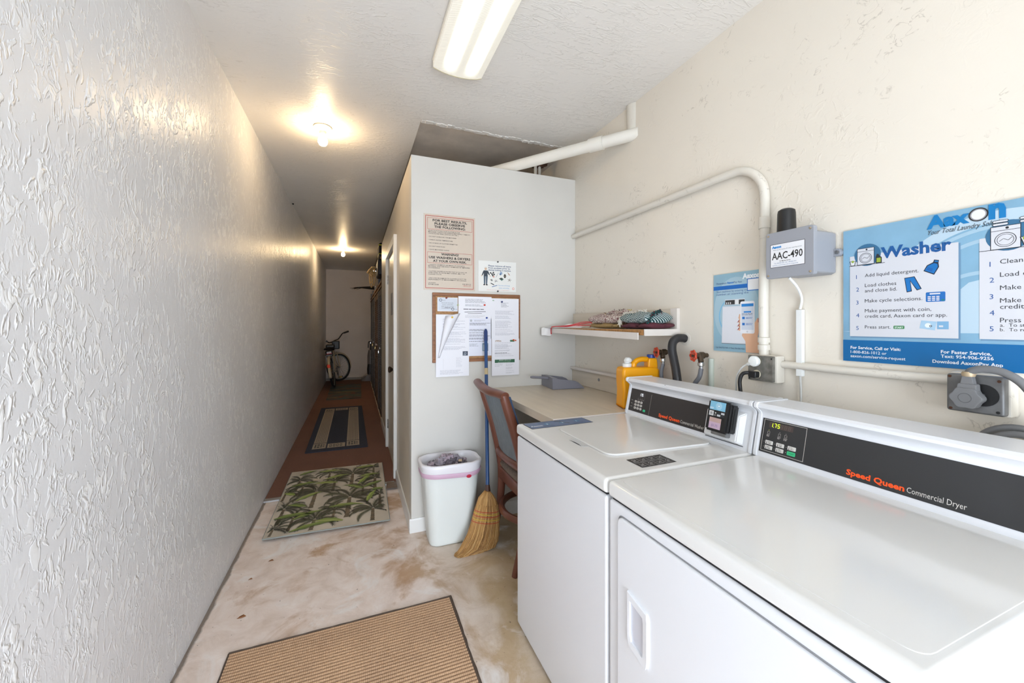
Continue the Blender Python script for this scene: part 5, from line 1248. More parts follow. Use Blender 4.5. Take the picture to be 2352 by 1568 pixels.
# curled sheet corner
m = MB(); n_ = 10; vs = []
for i in range(n_ + 1):
    f = i / n_; z = 1.14 + .28 * f; w_ = .012 + .10 * f ** 1.3
    xl = .512 + .05 * f
    for j in range(6):
        g = j / 5; vs.append((xl + w_ * g * .9, PY - .0235 - .030 * math.sin(g * PI) * (f * .8 + .1) - .006, z + .02 * g * f))
fs = [[i * 6 + j, i * 6 + j + 1, (i + 1) * 6 + j + 1, (i + 1) * 6 + j] for i in range(n_) for j in range(5)]
m.add(vs, fs); o = m.build('curled_sheet', PAPER, None, ang=180); md = o.modifiers.new('t', 'SOLIDIFY'); md.thickness = .0008
tag(o, 'curled-over page rolling down the left of the cork board', 'paper')
for i, (u, v, col, nm) in enumerate(((645 / 3.7325 + 940, 897 / 3.7325 + 460, (214, 60, 40), 'red'), (358 / 3.7325 + 940, 1003 / 3.7325 + 460, (230, 190, 30), 'yellow'), (663 / 3.7325 + 940, 1007 / 3.7325 + 460, (40, 70, 150), 'blue'), (793 / 3.7325 + 940, 870 / 3.7325 + 460, (40, 56, 110), 'navy'), (318 / 3.7325 + 940, 836 / 3.7325 + 460, (140, 60, 50), 'dark red'), (416 / 3.7325 + 940, 897 / 3.7325 + 460, (196, 204, 160), 'pale green'), (893 / 3.7325 + 940, 1196 / 3.7325 + 460, (220, 90, 40), 'orange'))):
    p = at(u, v, Y=PY - .024)
    dd = .0555 if nm == 'yellow' else .0225
    t = MB().lathe([(.006, 0), (.0055, -.003), (.0035, -.006), (.0035, -.011), (.0055, -.013), (.003, -.015)], (p.x, PY - dd, p.z), 'y', 14).build('push_pin', mat('pin_' + nm.replace(' ', '_'), col, .3))
    tag(t, nm + ' push pin in the papers on the cork board', 'push pin', 'pins on the cork board')

# ================================================================= TRASH CAN
t = thing('trash_can', 'white plastic waste bin with liner bag beside the partition', 'trash can', (.565, 2.51, 0))
CAN = mat('white_bin_plastic', (232, 236, 232), .4)
def rr(cx, cy, w_, d_, r_, z, n=6):
    pts = []
    for sx, sy, a in ((1, -1, -PI / 2), (1, 1, 0), (-1, 1, PI / 2), (-1, -1, PI)):
        for k_ in range(n + 1): b = a + k_ * PI / 2 / n; pts.append((cx + sx * (w_ / 2 - r_) + r_ * math.cos(b), cy + sy * (d_ / 2 - r_) + r_ * math.sin(b), z))
    return pts
def loft(rings, capb=True, capt=False):
    m = MB(); n = len(rings[0]); vs = [p for r in rings for p in r]; fs = []
    for i in range(len(rings) - 1):
        for j in range(n): fs.append([i * n + j, i * n + (j + 1) % n, (i + 1) * n + (j + 1) % n, (i + 1) * n + j])
    if capb: fs.append(list(range(n))[::-1])
    if capt: fs.append([(len(rings) - 1) * n + j for j in range(n)])
    m.add(vs, fs); return m
cx, cy = .566, 2.497
R_ = [(.262, .180, .05, .0), (.278, .196, .055, .006), (.285, .203, .06, .02), (.350, .245, .085, .415), (.362, .252, .09, .470), (.376, .262, .095, .474), (.380, .266, .096, .488), (.372, .258, .094, .496), (.356, .244, .09, .492), (.340, .235, .08, .40), (.275, .19, .05, .03)]
loft([rr(cx, cy, *a[:3], a[3]) for a in R_]).build('bin_body', CAN, t, ang=60)
R2 = [(.372, .256, .092, .43), (.378, .262, .095, .452), (.384, .270, .098, .470), (.392, .276, .10, .490), (.388, .272, .10, .505), (.366, .252, .092, .508), (.346, .236, .085, .49), (.335, .226, .08, .42), (.30, .20, .07, .36)]
rg = []
R = random.Random(5)
for i, a in enumerate(R2):
    ring_ = rr(cx, cy - .002, *a[:3], a[3]); rg.append([(x + R.uniform(-.0016, .0016), y + R.uniform(-.0016, .0016), z + (R.uniform(-.004, .004) if i in (0, 8) else R.uniform(-.0015, .0015))) for x, y, z in ring_])
loft(rg, False).build('liner_bag', mat('liner_film', (240, 238, 242), .3), t, ang=180)
R3 = [(.377, .262, .096, .424), (.384, .269, .098, .432), (.386, .271, .098, .446), (.380, .264, .096, .452)]
loft([[(x, y, z + .006 * math.sin(x * 16 + 1)) for x, y, z in rr(cx, cy - .003, *a[:3], a[3])] for a in R3], False).build('pink_drawstring', mat('pink_film', (214, 178, 200), .4), t, ang=60)
m = MB(); m.lathe([(.0, 0), (.016, 0), (.014, -.003), (.0, -.004)], (.655, cy - .1395, .425), 'y', 18, sx=1, sy=.65); pl(m.build('red_tab', mat('red_tab', (196, 30, 60), .4), t), 'red tab of the drawstring')
# lint
m = MB(); R = random.Random(12); LM = [mat('lint_grey', (164, 157, 168), 1, 0, .25, 40), mat('lint_mauve', (182, 166, 178), 1, 0, .25, 40), mat('lint_dark', (108, 102, 112), 1, 0, .25, 40)]
for i in range(46):
    a = R.uniform(0, 2 * PI); r_ = R.random() ** .6; x = cx - .02 + r_ * .125 * math.cos(a); y = cy + r_ * .075 * math.sin(a); hgt = .445 + (1 - r_) * .060 + R.uniform(-.008, .010)
    b = bmesh.new(); bmesh.ops.create_icosphere(b, subdivisions=3, radius=1); s_ = R.uniform(.016, .032); ph = R.uniform(0, 6)
    for v in b.verts:
        k_ = 1 + .38 * math.sin(v.co.x * 5 + ph) * math.cos(v.co.y * 6 + ph * 2) + .22 * math.sin(v.co.z * 11 + ph) + .12 * math.sin(v.co.x * 17 + v.co.y * 13); v.co *= s_ * k_
    m.bm(b, R.randrange(3), Matrix.Translation((x, y, hgt)))
o = m.build('lint_pile', LM, None, ang=180); tag(o, 'clumps of grey purple dryer lint filling the waste bin', 'lint', kind='stuff')
m = MB(); m.prism([(-.012, -.006), (.010, -.009), (.014, .007), (-.008, .009)], 'z', 0, .003, M=Matrix.Translation((cx + .055, cy - .050, .497)) @ Matrix.Rotation(.5, 4, 'X'))
tag(m.build('paper_scrap', mat('tan_card', (206, 182, 150), .7)), 'small tan card scrap lying on the lint', 'paper')

# ================================================================= BROOM
t = thing('corn_broom', 'corn broom with blue handle standing before the waste bin', 'broom', (.72, 2.26, 0))
hb, ht = Vector((.752, 2.285, .352)), Vector((.842, 2.600, 1.332))
hd = (ht - hb).normalized()
BLU = mat('blue_handle', (36, 72, 122), .3)
hdl = MB().tube([hb, hb.lerp(ht, .60), hb.lerp(ht, .93)], .0115, 14).build('handle', BLU, t)
m = MB(); m.tube([hb.lerp(ht, .915), hb.lerp(ht, .925), hb.lerp(ht, .985), ht], [.012, .0135, .0125, .006], 14); pl(m.build('handle_tip', mat('blue_tip', (36, 58, 112), .4), hdl), 'dark blue hanging tip')
MB().tube([hb.lerp(ht, .690), hb.lerp(ht, .732)], .0122, 14).build('tan_tape', mat('tan_tape', (190, 170, 130), .5), hdl)
MB().tube([hb - hd * .012, hb + hd * .03], [.019, .013], 14).build('collar', mat('brown_cone', (70, 44, 34), .5), hdl)
MB().tube([hb - hd * .018, hb - hd * .010], .0195, 14).build('collar_band', mat('brass_band', (214, 176, 100), .4, .3), hdl)
# straw: outline measured on the broom's plane Y = 2.28
YS = 2.275
rowsz = [(900, 545, 580), (920, 525, 600), (950, 500, 622), (990, 486, 636), (1035, 472, 644), (1075, 462, 648), (1115, 450, 648), (1160, 440, 648), (1210, 420, 646), (1255, 400, 640), (1295, 376, 622), (1330, 352, 590), (1360, 334, 510), (1382, 322, 430), (1392, 330, 380)]
rings = []; n_ = 28
spine = []
for i, (zy, xl, xr) in enumerate(rowsz):
    v = 840 + zy / 3.135
    pl_, pr_ = at(940 + xl / 3.135, v, Y=YS), at(940 + xr / 3.135, v, Y=YS)
    # lower edge slopes: right end sits higher on the floor than the left tip
    th_ = min(.020 + .028 * min(i / 5, 1), .040) * (1 if i < 11 else .8)
    spine.append((pl_, pr_, th_))
zmin = min(p[0].z for p in spine)
def straw_pt(i, f, g):
    """i row, f across 0..1, g depth -1..1"""
    a, b, th_ = spine[i]; c_ = a.lerp(b, f); 
    return Vector((c_.x, c_.y + g * th_ * math.sqrt(max(0, 1 - (2 * f - 1) ** 2)) , max(c_.z, .002)))
rg = []
for i in range(len(spine)):
    r = []
    for k_ in range(n_):
        a = 2 * PI * k_ / n_; f = .5 - .5 * math.cos(a); g = math.copysign(1, math.sin(a)) if abs(math.sin(a)) > 1e-6 else 0
        r.append(tuple(straw_pt(i, min(max(f, .01), .99), g * .92)))
    rg.append(r)
STR = [mat('straw_a', (206, 160, 98), .7), mat('straw_b', (186, 138, 78), .7), mat('straw_c', (222, 182, 122), .7), mat('straw_d', (150, 108, 62), .7)]
core = loft(rg, True, True).build('straw_core', STR[1], t, ang=60)
m = MB(); R = random.Random(21)
for s_ in range(620):
    f = R.uniform(.02, .98); g = R.choice([-1, 1]) * R.uniform(.9, 1.08); df = R.uniform(-.05, .05); i0 = R.choice([0, 0, 0, 3, 5]); i1 = min(len(spine) - 1, R.choice([len(spine) - 1, len(spine) - 1, 12, 10])); w_ = R.uniform(.0007, .0015)
    pts = [straw_pt(i, min(max(f + df * (i - i0) / 14, .01), .99), g) + Vector((R.uniform(-.0008, .0008), 0, 0)) for i in range(i0, i1 + 1, 2)]
    m.tube(pts, w_, 3, mi=R.randrange(4))
o = m.build('straw', STR, t, ang=180); o['kind'] = 'stuff'
m = MB()
for i_, (zy, col) in enumerate(((1033, 0), (1052, 1), (1068, 0), (1092, 1), (1112, 0))):
    v = 840 + zy / 3.135; fi = (zy - 1035) / 40; k0 = 4 + max(0, min(fi, 2.0)); i0 = int(k0); fr_ = k0 - i0
    def sp(f, g): return straw_pt(i0, f, g).lerp(straw_pt(min(i0 + 1, 14), f, g), fr_)
    pts = [sp(.5 - .5 * math.cos(PI * k_ / 14) if True else 0, -1.10) for k_ in range(15)]; pts2 = [sp(.5 + .5 * math.cos(PI * k_ / 14), 1.10) for k_ in range(15)]
    m.tube(pts + pts2, .0016, 5, mi=col)
m.build('stitching', [mat('red_thread', (196, 52, 44), .6), mat('yellow_thread', (222, 196, 60), .6)], t)

# ================================================================= CHAIR
t = thing('wooden_chair', 'reddish wooden chair with blue grey upholstered back, facing the counter', 'chair', (.98, 2.155, 0))
CW = mat('cherry_wood', (112, 66, 50), .35, 0, .22, 10, .1, 60, stretch=(1, 1, .3)); UP = mat('grey_blue_fabric', (120, 128, 134), .9, 0, .12, 60, .4, 260, stretch=(1, 1, .2)); DEN = mat('denim_blue', (62, 82, 112), .9, 0, .2, 90, .4, 260)
SEATM = mat('worn_seat_fabric', (118, 104, 92), .95, 0, .3, 90, .5, 200)
YN, YF = 1.965, 2.345
def legpts(y):
    return curve_pts([(.800, y, 0), (.852, y, .22), (.866, y, .45), (.845, y, .60), (.800, y, .78), (.752, y, .93), (.735, y, .985)], 5)
for y in (YN, YF):
    n_ = 31; rs = [.017 + .011 * min(1, i / 12) - (.004 * max(0, (i - 22)) / 8) for i in range(31)]
    m = MB().tube(legpts(y), rs[:len(legpts(y))] + [.02] * max(0, len(legpts(y)) - 31), 12); m.build('rear_leg', CW, t)
    MB().tube([(1.235, y, 0), (1.225, y, .3), (1.222, y, .46)], [.016, .02, .022], 12).build('front_leg', CW, t)
# crest rail : bowed back towards -x in the middle? ends scroll outwards
pts = curve_pts([(.738, YN - .018, .982), (.722, YN + .06, .985), (.706, 2.10, .985), (.700, 2.20, .990), (.704, YF - .05, 1.0), (.712, YF + .02, 1.005)], 6)
MB().tube(pts, [.026 + .003 * math.sin(i / len(pts) * PI) for i in range(len(pts))], 14, flat=.8).build('crest_rail', CW, t)
MB().tube(curve_pts([(.846, YN, .575), (.828, 2.08, .578), (.826, 2.24, .578), (.846, YF, .575)]), .021, 12, flat=1.2).build('lower_back_rail', CW, t)
# back upholstery: panel between posts following the rake
def backpanel(off, y0, y1, z0, z1, m_, name, th=.012):
    vs = []; fs = []; nz, ny = 10, 8
    lp_ = legpts(YN)
    def xat(z):
        for a, b in zip(lp_, lp_[1:]):
            if a.z <= z <= b.z: return a.x + (b.x - a.x) * (z - a.z) / (b.z - a.z + 1e-9)
        return lp_[-1].x
    for s_ in (0, 1):
        for i in range(nz + 1):
            z = z0 + (z1 - z0) * i / nz
            for j in range(ny + 1):
                g = j / ny; bow = -.022 * math.sin(PI * g); puff = (.006 * math.sin(PI * g) * math.sin(PI * i / nz)) * (1 if s_ else -1)
                vs.append((xat(z) + off + bow + (th if s_ else 0) + puff, y0 + (y1 - y0) * g, z))
    K = (nz + 1) * (ny + 1)
    for s_ in (0, 1):
        for i in range(nz):
            for j in range(ny): k_ = s_ * K + i * (ny + 1) + j; fs.append([k_, k_ + 1, k_ + ny + 2, k_ + ny + 1])
    bd_ = [j for j in range(ny + 1)] + [i * (ny + 1) + ny for i in range(1, nz + 1)] + [nz * (ny + 1) + j for j in range(ny - 1, -1, -1)] + [i * (ny + 1) for i in range(nz - 1, 0, -1)]
    for a, b in zip(bd_, bd_[1:] + bd_[:1]): fs.append([a, b, b + K, a + K])
    return MB().add(vs, fs).build(name, m_, t, ang=60)
backpanel(-.004, YN + .02, YF - .02, .60, .968, UP, 'back_upholstery')
backpanel(.010, YN + .004, YF - .004, .60, .972, DEN, 'front_upholstery', .03)
MB().box(.842, YN - .01, .395, 1.245, YF + .01, .470, .012, 3).build('seat_rail', CW, t)
MB().bm(fold_slab(.40, .40, .075, 3, .002), 0, Matrix.Translation((1.042, 2.155, .455))).build('seat', SEATM, t, ang=180)
MB().ring((1.035, 2.155, .265), .225, .019, 'z', 48, 10, flat=1.1).build('ring_stretcher', CW, t)

# ================================================================= CEILING LIGHTS
t = thing('fluorescent_fixture', 'long white fluorescent ceiling light with ribbed lens', 'ceiling light', (.494, 1.39, CZ))
FX0, FX1, FY0, FY1 = .367, .622, .775, 1.997
def lensmat():
    m, nt, bs = newmat('lit_prismatic_lens'); co = coords(nt); s = nt.nodes.new('ShaderNodeSeparateXYZ'); nt.links.new(co, s.inputs[0])
    def band(x0): return math_(nt, 'MAXIMUM', math_(nt, 'SUBTRACT', 1, math_(nt, 'DIVIDE', math_(nt, 'ABSOLUTE', math_(nt, 'SUBTRACT', s.outputs[0], x0)), .042)), 0)
    f = math_(nt, 'ADD', band(.44), band(.55))
    ends = math_(nt, 'MINIMUM', math_(nt, 'MAXIMUM', math_(nt, 'MULTIPLY', math_(nt, 'SUBTRACT', 1.985, s.outputs[1]), 10), 0), 1)
    e = math_(nt, 'ADD', LENS_BASE, math_(nt, 'MULTIPLY', math_(nt, 'MULTIPLY', f, ends), LENS_TUBE))
    bs.inputs['Base Color'].default_value = rgb(226, 222, 208); bs.inputs['Roughness'].default_value = .35; bs.inputs['Emission Color'].default_value = rgb(255, 250, 240)
    nt.links.new(e, bs.inputs['Emission Strength'])
    wv = nt.nodes.new('ShaderNodeTexWave'); wv.bands_direction = 'DIAGONAL'; nt.links.new(coords(nt, (1, 1, 0)), wv.inputs[0]); wv.inputs['Scale'].default_value = 60
    bump(nt, bs, wv.outputs['Fac'], .3, .002); return m
LENS_BASE, LENS_TUBE = .20, 1.15
prof = [(FX0, CZ - .020)] + [(FX0 + (FX1 - FX0) * (k_ / 10), CZ - .048 - .022 * math.sin(PI * k_ / 10) ** .7) for k_ in range(11)] + [(FX1, CZ - .020)]
MB().prism(prof, 'y', FY0, FY1).build('lens', lensmat(), t, ang=30)
MB().box(FX0 - .004, FY0 + .01, CZ - .022, FX1 + .004, FY1 - .006, CZ - .0005, .002, 1).build('housing', mat('fixture_enamel', (230, 226, 214), .4), t)
for y in (FY1 - .001,): MB().prism([(x, z - .002) for x, z in prof], 'y', y - .004, y + .003, .001, 1).build('end_cap', mat('aged_lens_end', (216, 206, 176), .5, 0, .1, 30), t)
def bulb(x, y, label, strength):
    t = thing('ceiling_bulb', label, 'ceiling light', (x, y, CZ), group=None)
    MB().lathe([(.055, 0), (.058, -.006), (.052, -.014), (.034, -.026), (.023, -.032), (.021, -.050), (.017, -.052)], (x, y, CZ - .0005), n=28).build('socket_base', mat('porcelain', (218, 206, 188), .35), t)
    o = MB().lathe([(.013, -.046), (.015, -.058), (.026, -.078), (.0305, -.094), (.029, -.110), (.020, -.124), (.008, -.130), (.001, -.1305)], (x, y, CZ), n=28).build('bulb', emat('lit_bulb_%d' % strength, (255, 222, 172), strength), t, ang=180)
    pl(o, 'glowing warm light bulb')
bulb(-.205, 2.975, 'bare warm bulb on the ceiling at the corridor entrance', 105)
bulb(-.199, 7.63, 'bare warm bulb on the ceiling deep in the corridor', 200)
tag(MB().lathe([(.0, 0), (.010, 0), (.008, -.01), (.0, -.012)], (LX + .02, 4.9, CZ - .02), n=10).build('ceiling_hook', DARK), 'small dark hook in the left ceiling corner', 'hook')

# ================================================================= CORRIDOR: CLOSETS
GDoor = mat('dark_grey_door', (74, 72, 74), .5, 0, .15, 8); GEdge = mat('grey_blue_edge', (112, 116, 128), .5); RAIL = mat('brown_rail', (128, 96, 66), .6, 0, .2, 12)
DB2 = mat('dark_brown_panel', (52, 42, 34), .6, 0, .2, 8); LOUV = mat('louver_wood', (92, 70, 54), .6, 0, .15, 10)
ords = ['nearest, just past the white door', 'second from the white door', 'third from the white door', 'farthest, next to the upright vacuum']
for i, (ya, yb_) in enumerate(((5.78, 6.72), (6.76, 7.96), (8.0, 9.02), (9.06, 9.95))):
    t = thing('storage_closet', 'dark louvered storage closet on the corridor right, ' + ords[i], 'closet', (PX, (ya + yb_) / 2, 0.010), group=None)
    MB().box(PX + .04, ya, .0105, PX + .29, yb_, 2.10).build('closet_body', DB2, t, smooth=False)
    MB().box(PX + .004, yb_ - .05, .0105, PX + .04, yb_, 2.1, .002, 1).build('post', GEdge, t)
    MB().box(PX + .004, ya, .0105, PX + .04, ya + .02, 2.1, .002, 1).build('post', GEdge, t)
    for z in (1.90, 1.965): MB().box(PX - .004, ya, z, PX + .04, yb_, z + .028, .002, 1).build('rail', RAIL, t)
    dv = MB(); y0_, y1_ = ya + .024, yb_ - .054
    for z0, z1 in ((.03, .13), (.93, 1.02), (1.80, 1.89)): dv.box(PX + .006, y0_, z0, PX + .036, y1_, z1, .002, 1)
    ym = (y0_ + y1_) / 2
    for a in (y0_, ym - .055, ym + .005, y1_ - .05): dv.box(PX + .006, a, .03, PX + .036, a + .05, 1.89, .002, 1)
    dd = dv.build('door', GDoor if i != 1 else LOUV, t)
    sl = MB()
    for a, b_ in ((y0_ + .05, ym - .055), (ym + .055, y1_ - .05)):
        for z0, z1 in ((.14, .92), (1.03, 1.79)):
            z = z0
            while z < z1:
                sl.add([(PX + .010, a, z), (PX + .010, b_, z), (PX + .034, b_, z + .030), (PX + .034, a, z + .030), (PX + .010, a, z + .005), (PX + .010, b_, z + .005), (PX + .034, b_, z + .035), (PX + .034, a, z + .035)],
                       [[0, 1, 2, 3], [4, 5, 6, 7], [0, 1, 5, 4], [2, 3, 7, 6]]); z += .036
    s_ = sl.build('louver_slats', GDoor if i != 1 else LOUV, dd, smooth=False); s_['kind'] = 'stuff'
    m = MB(); m.box(PX - .006, ym - .04, 1.0, PX + .006, ym + .05, 1.03, .001, 1); m.build('hasp', STEEL, dd)
    pk = MB(); pk.box(PX - .022, ym - .022, .935, PX - .006, ym + .022, .975, .003, 2); pk.ring((PX - .014, ym, .975), .014, .004, 'x', 12, 6, 0, PI)
    tag(pk.build('padlock', mat('brass_lock', (186, 160, 104), .3, .9) if i in (1, 2) else CHROME), 'small padlock on the closet %s' % ords[i], 'padlock', 'closet padlocks')
TOPZ = 2.1005
# things on top
t = thing('tool_bag', 'black bag with yellow stripes on top of the near closet', 'bag', (PX + .08, 6.42, TOPZ))
m = MB().box(PX - .01, 6.20, 2.39, PX + .22, 6.62, 2.60, .03, 3); m.build('bag_body', mat('black_cloth', (28, 27, 28), .8), t)
m = MB(); m.box(PX - .0125, 6.25, 2.425, PX - .0105, 6.60, 2.435); m.box(PX - .0125, 6.25, 2.555, PX - .0105, 6.60, 2.568); m.box(PX - .012, 6.1985, 2.425, PX + .2, 6.1995, 2.435); m.box(PX - .012, 6.1985, 2.555, PX + .2, 6.1995, 2.568)
pl(m.build('yellow_stripes', mat('yellow_tape', (214, 204, 40), .6), t), 'yellow stripes')
MB().tube(curve_pts([(PX + .1, 6.30, 2.60), (PX + .1, 6.34, 2.64), (PX + .1, 6.46, 2.64), (PX + .1, 6.50, 2.60)]), .008, 6).build('handle', BLACKP, t)
t = thing('cardboard_tray', 'flat brown box under the striped bag', 'box', (PX + .08, 6.4, 2.35))
MB().box(PX + .015, 6.16, 2.350, PX + .24, 6.66, 2.3895, .002, 1).build('tray', mat('brown_card', (120, 88, 60), .8), t)
t = thing('suitcase', 'dark blue suitcase lying on top of the near closet', 'suitcase', (PX + .1, 6.5, TOPZ))
MB().box(PX - .03, 6.14, TOPZ, PX + .24, 6.70, 2.3495, .03, 3).build('case_shell', mat('navy_shell', (34, 36, 46), .5), t)
MB().tube(curve_pts([(PX - .03, 6.34, 2.22), (PX - .045, 6.36, 2.22), (PX - .045, 6.50, 2.22), (PX - .03, 6.52, 2.22)]), .008, 6).build('handle', BLACKP, t)
for y in (6.28, 6.58): MB().box(PX - .035, y - .015, 2.21, PX - .029, y + .015, 2.24).build('latch', CHROME, t)
# rope bundle
t = thing('rope_bundle', 'bundle of pale rope hanging beside the suitcase', 'rope', (PX - .02, 7.35, 2.2))
m = MB(); R = random.Random(9)
for i in range(9):
    y = 7.30 + R.uniform(-.06, .06); x = PX - .055 + R.uniform(-.03, .02); z = 2.33 + R.uniform(-.05, .03); L_ = R.choice([.08, .12, .16, .26]) * R.uniform(.8, 1.1); w_ = R.uniform(.015, .04)
    pts = [(x - w_, y, z), (x - w_ * .9, y, z - L_ * .6), (x, y - .02, z - L_), (x + w_ * .7, y, z - L_ * .6), (x + w_ * .6, y, z), (x, y + .01, z + .03)]
    m.tube(curve_pts(pts + pts[:1], 5), .007, 6)
m.tube(curve_pts([(PX - .14, 7.3, 2.26), (PX - .11, 7.3, 2.31), (PX - .06, 7.3, 2.36), (PX, 7.32, 2.36), (PX + .05, 7.35, 2.28)], 5), .02, 8)
m.build('rope_loops', mat('pale_rope', (206, 176, 126), .8, 0, .2, 60), t)
m = MB().tube([(PX - .02, 7.3, 2.345), (PX + .06, 7.35, 2.345)], .012, 8); m.build('hook', STEEL, t)
# sticks
t = thing('stick_bundle', 'dark thin sticks jutting out over the corridor from the far closet', 'sticks', (PX, 8.8, 2.13))
m = MB(); R = random.Random(5)
for i in range(7):
    z = 2.115 + i * .008; m.tube([(PX + .22, 8.78 + R.uniform(-.05, .05), z), (PX - .02, 8.74 + R.uniform(-.05, .05), z + .0), (.12 - i * .02, 8.66 + R.uniform(-.06, .06), z - .02 - .008 * i + .03), (-.02 - i * .012 + R.uniform(-.03, .05), 8.6, z - .03 - .004 * i)], [.008, .008, .006, .003], 7)
m.build('sticks', mat('dark_stick', (40, 32, 26), .7), t)
# upright vacuum
t = thing('upright_vacuum', 'upright vacuum cleaner at the end of the corridor behind closets', 'vacuum cleaner', (.26, 10.2, .01))
VC = mat('vacuum_dark', (44, 42, 44), .4); VG = mat('vacuum_grey', (122, 116, 116), .35)
m = MB(); b = bmesh.new(); bmesh.ops.create_cube(b, size=1); bmesh.ops.subdivide_edges(b, edges=b.edges[:], cuts=4, use_grid_fill=True)
for v in b.verts:
    x, y, z = v.co * 2; v.co = Vector((x * .15 * (1 - .2 * abs(y) ** 3), y * .13 * (1 - .2 * abs(x) ** 3), .0105 + (z + 1) / 2 * .15 * (1 - .55 * max(0, -x) ** 1.5)))
m.bm(b, 0, Matrix.Translation((.285, 10.2, 0))); m.build('floor_head', VG, t, ang=60)
MB().tube([(.33, 10.22, .12), (.34, 10.24, .28), (.345, 10.26, .42)], [.05, .07, .06], 14).build('motor_housing', VC, t)
MB().tube([(.345, 10.26, .40), (.35, 10.28, .60), (.35, 10.30, .74)], [.065, .07, .05], 14).build('dust_cup', VG, t)
MB().tube(curve_pts([(.35, 10.29, .72), (.35, 10.32, .90), (.34, 10.33, .95), (.31, 10.32, .93), (.30, 10.30, .80)]), .014, 8).build('handle', VC, t)

# ================================================================= BICYCLE
t = thing('bicycle', 'cream cruiser bicycle leaning on the left wall at the corridor end', 'bicycle', (-.412, 9.25, .0185), (0, math.radians(-9), math.radians(-3)))
CRB = mat('cream_paint', (206, 188, 158), .35); TIR = mat('tire_black', (30, 30, 30), .8); RIM = mat('pale_rim', (150, 160, 158), .35, .4)
WR = .335
def wheel(M, yname):
    MB().ring((0, 0, 0), WR - .024, .024, 'x', 40, 10, M=M).build('tire', TIR, t, local=True)
    rm = MB().ring((0, 0, 0), WR - .052, .010, 'x', 40, 8, M=M).build('rim', RIM, t, local=True)
    sp_ = MB()
    for k_ in range(28):
        a = 2 * PI * k_ / 28; s_ = .02 * (1 if k_ % 2 else -1); a2 = a + (.5 if (k_ // 2) % 2 else -.5)
        sp_.tube([(s_, .02 * math.cos(a2), .02 * math.sin(a2)), (0, (WR - .056) * math.cos(a), (WR - .056) * math.sin(a))], .0016, 4, M=M)
    o = sp_.build('spokes', CHROME, t, local=True); o['kind'] = 'stuff'
    MB().lathe([(.004, -.055), (.016, -.04), (.014, -.03), (.022, -.02), (.014, -.015), (.014, .015), (.022, .02), (.014, .03), (.004, .055)], ax='x', n=14, M=M).build('hub', STEEL, t, local=True)
MR = Matrix.Translation((0, 0, WR)); SA = math.radians(45)
FY = 1.02
MF = Matrix.Translation((.05, FY, WR)) @ Matrix.Rotation(-SA, 4, 'Z') @ Matrix.Rotation(0, 4, 'X')
wheel(MR, 'rear'); wheel(MF, 'front')
def fender(M, a0, a1, name):
    m = MB(); vs = []; n = 22
    for i in range(n + 1):
        a = a0 + (a1 - a0) * i / n
        for j in range(7):
            g = (j - 3) / 3; r_ = WR + .016 - (.006 * g * g if abs(g) < .9 else .038); vs.append(M @ Vector((g * .034, r_ * math.cos(a), r_ * math.sin(a))))
    m.add(vs, [[i * 7 + j, i * 7 + j + 1, (i + 1) * 7 + j + 1, (i + 1) * 7 + j] for i in range(n) for j in range(6)])
    o = m.build(name, CRB, t, local=True, ang=180); md = o.modifiers.new('t', 'SOLIDIFY'); md.thickness = .002
    return o
fender(MR, math.radians(50), math.radians(195), 'rear_fender'); fender(MF, math.radians(-15), math.radians(150), 'front_fender')
def tb(name, pts, r, m_, n=10): return MB().tube(pts, r, n).build(name, m_, t, local=True)
BB = (0, .44, .30); SC_ = (0, .34, .62); HD0, HD1 = (.01, .86, .66), (.01, .82, .84)
m = MB(); m.tube([BB, SC_], .018, 10); m.tube(curve_pts([BB, (0, .62, .38), (0, .80, .58), HD0], 5), .018, 10); m.tube(curve_pts([(0, .36, .56), (0, .58, .62), HD1], 5), .016, 10); m.tube([HD0, HD1], .022, 12)
for s_ in (-.05, .05): m.tube([(s_ * 1, 0, WR), (s_ * .5, .40, .30)], .010, 8); m.tube([(s_, 0, WR), (s_ * .4, .33, .56)], .009, 8)
m.build('frame', CRB, t, local=True)
m = MB()
for s_ in (-.05, .05): m.tube([MF @ Vector((s_, 0, 0)), MF @ Vector((s_, -.03, WR + .04)), Vector((.02 + s_ * .5, .87, .70))], .012, 8)
m.build('fork', CRB, t, local=True)
tb('seat_post', [SC_, (0, .31, .80)], .012, CHROME)
m = MB(); b = bmesh.new(); bmesh.ops.create_icosphere(b, subdivisions=3, radius=1)
for v in b.verts:
    x, y, z = v.co; wd = .115 if y < 0 else .115 * (1 - .65 * y); v.co = Vector((x * wd, y * .14, z * .035 + (.012 if y < -.3 else 0)))
m.bm(b, 0, Matrix.Translation((0, .27, .83))); m.build('saddle', BLACKP, t, local=True)
m = MB().box(-.07, .10, .66, .07, .19, .80, .02, 3); sbg = m.build('saddle_bag', BLACKP, t, local=True)
m = MB().box(-.045, .094, .735, .045, .101, .775, .003, 1); pl(m.build('white_reflector', mat('white_reflector', (232, 226, 232), .2), sbg, local=True), 'white reflector plate')
m = MB().box(-.055, .094, .722, .055, .101, .734, .001, 1); pl(m.build('red_reflector_strip', mat('red_reflector', (210, 30, 34), .2), sbg, local=True), 'red reflector strip')
m = MB()
for x in (-.06, 0, .06): m.tube([(x, -.10, .70), (x, .25, .70)], .006, 6)
for y in (-.10, .02, .22): m.tube([(-.06, y, .70), (.06, y, .70)], .006, 6)
for s_ in (-.06, .06): m.tube([(s_, -.02, .70), (s_ * .9, 0, WR)], .005, 6)
m.build('rear_rack', STEEL, t, local=True)
m = MB().box(-.028, -.355 * 1.0 - .012, .42, .028, -.345, .49, .006, 2, M=Matrix.Translation((0, .04, .04)))
pl(m.build('tail_reflector', emat('orange_red_reflector_glow', (236, 66, 30), .05), t, local=True), 'orange-red tail reflector')  # reflector given a faint glow of its own, though it is no lamp
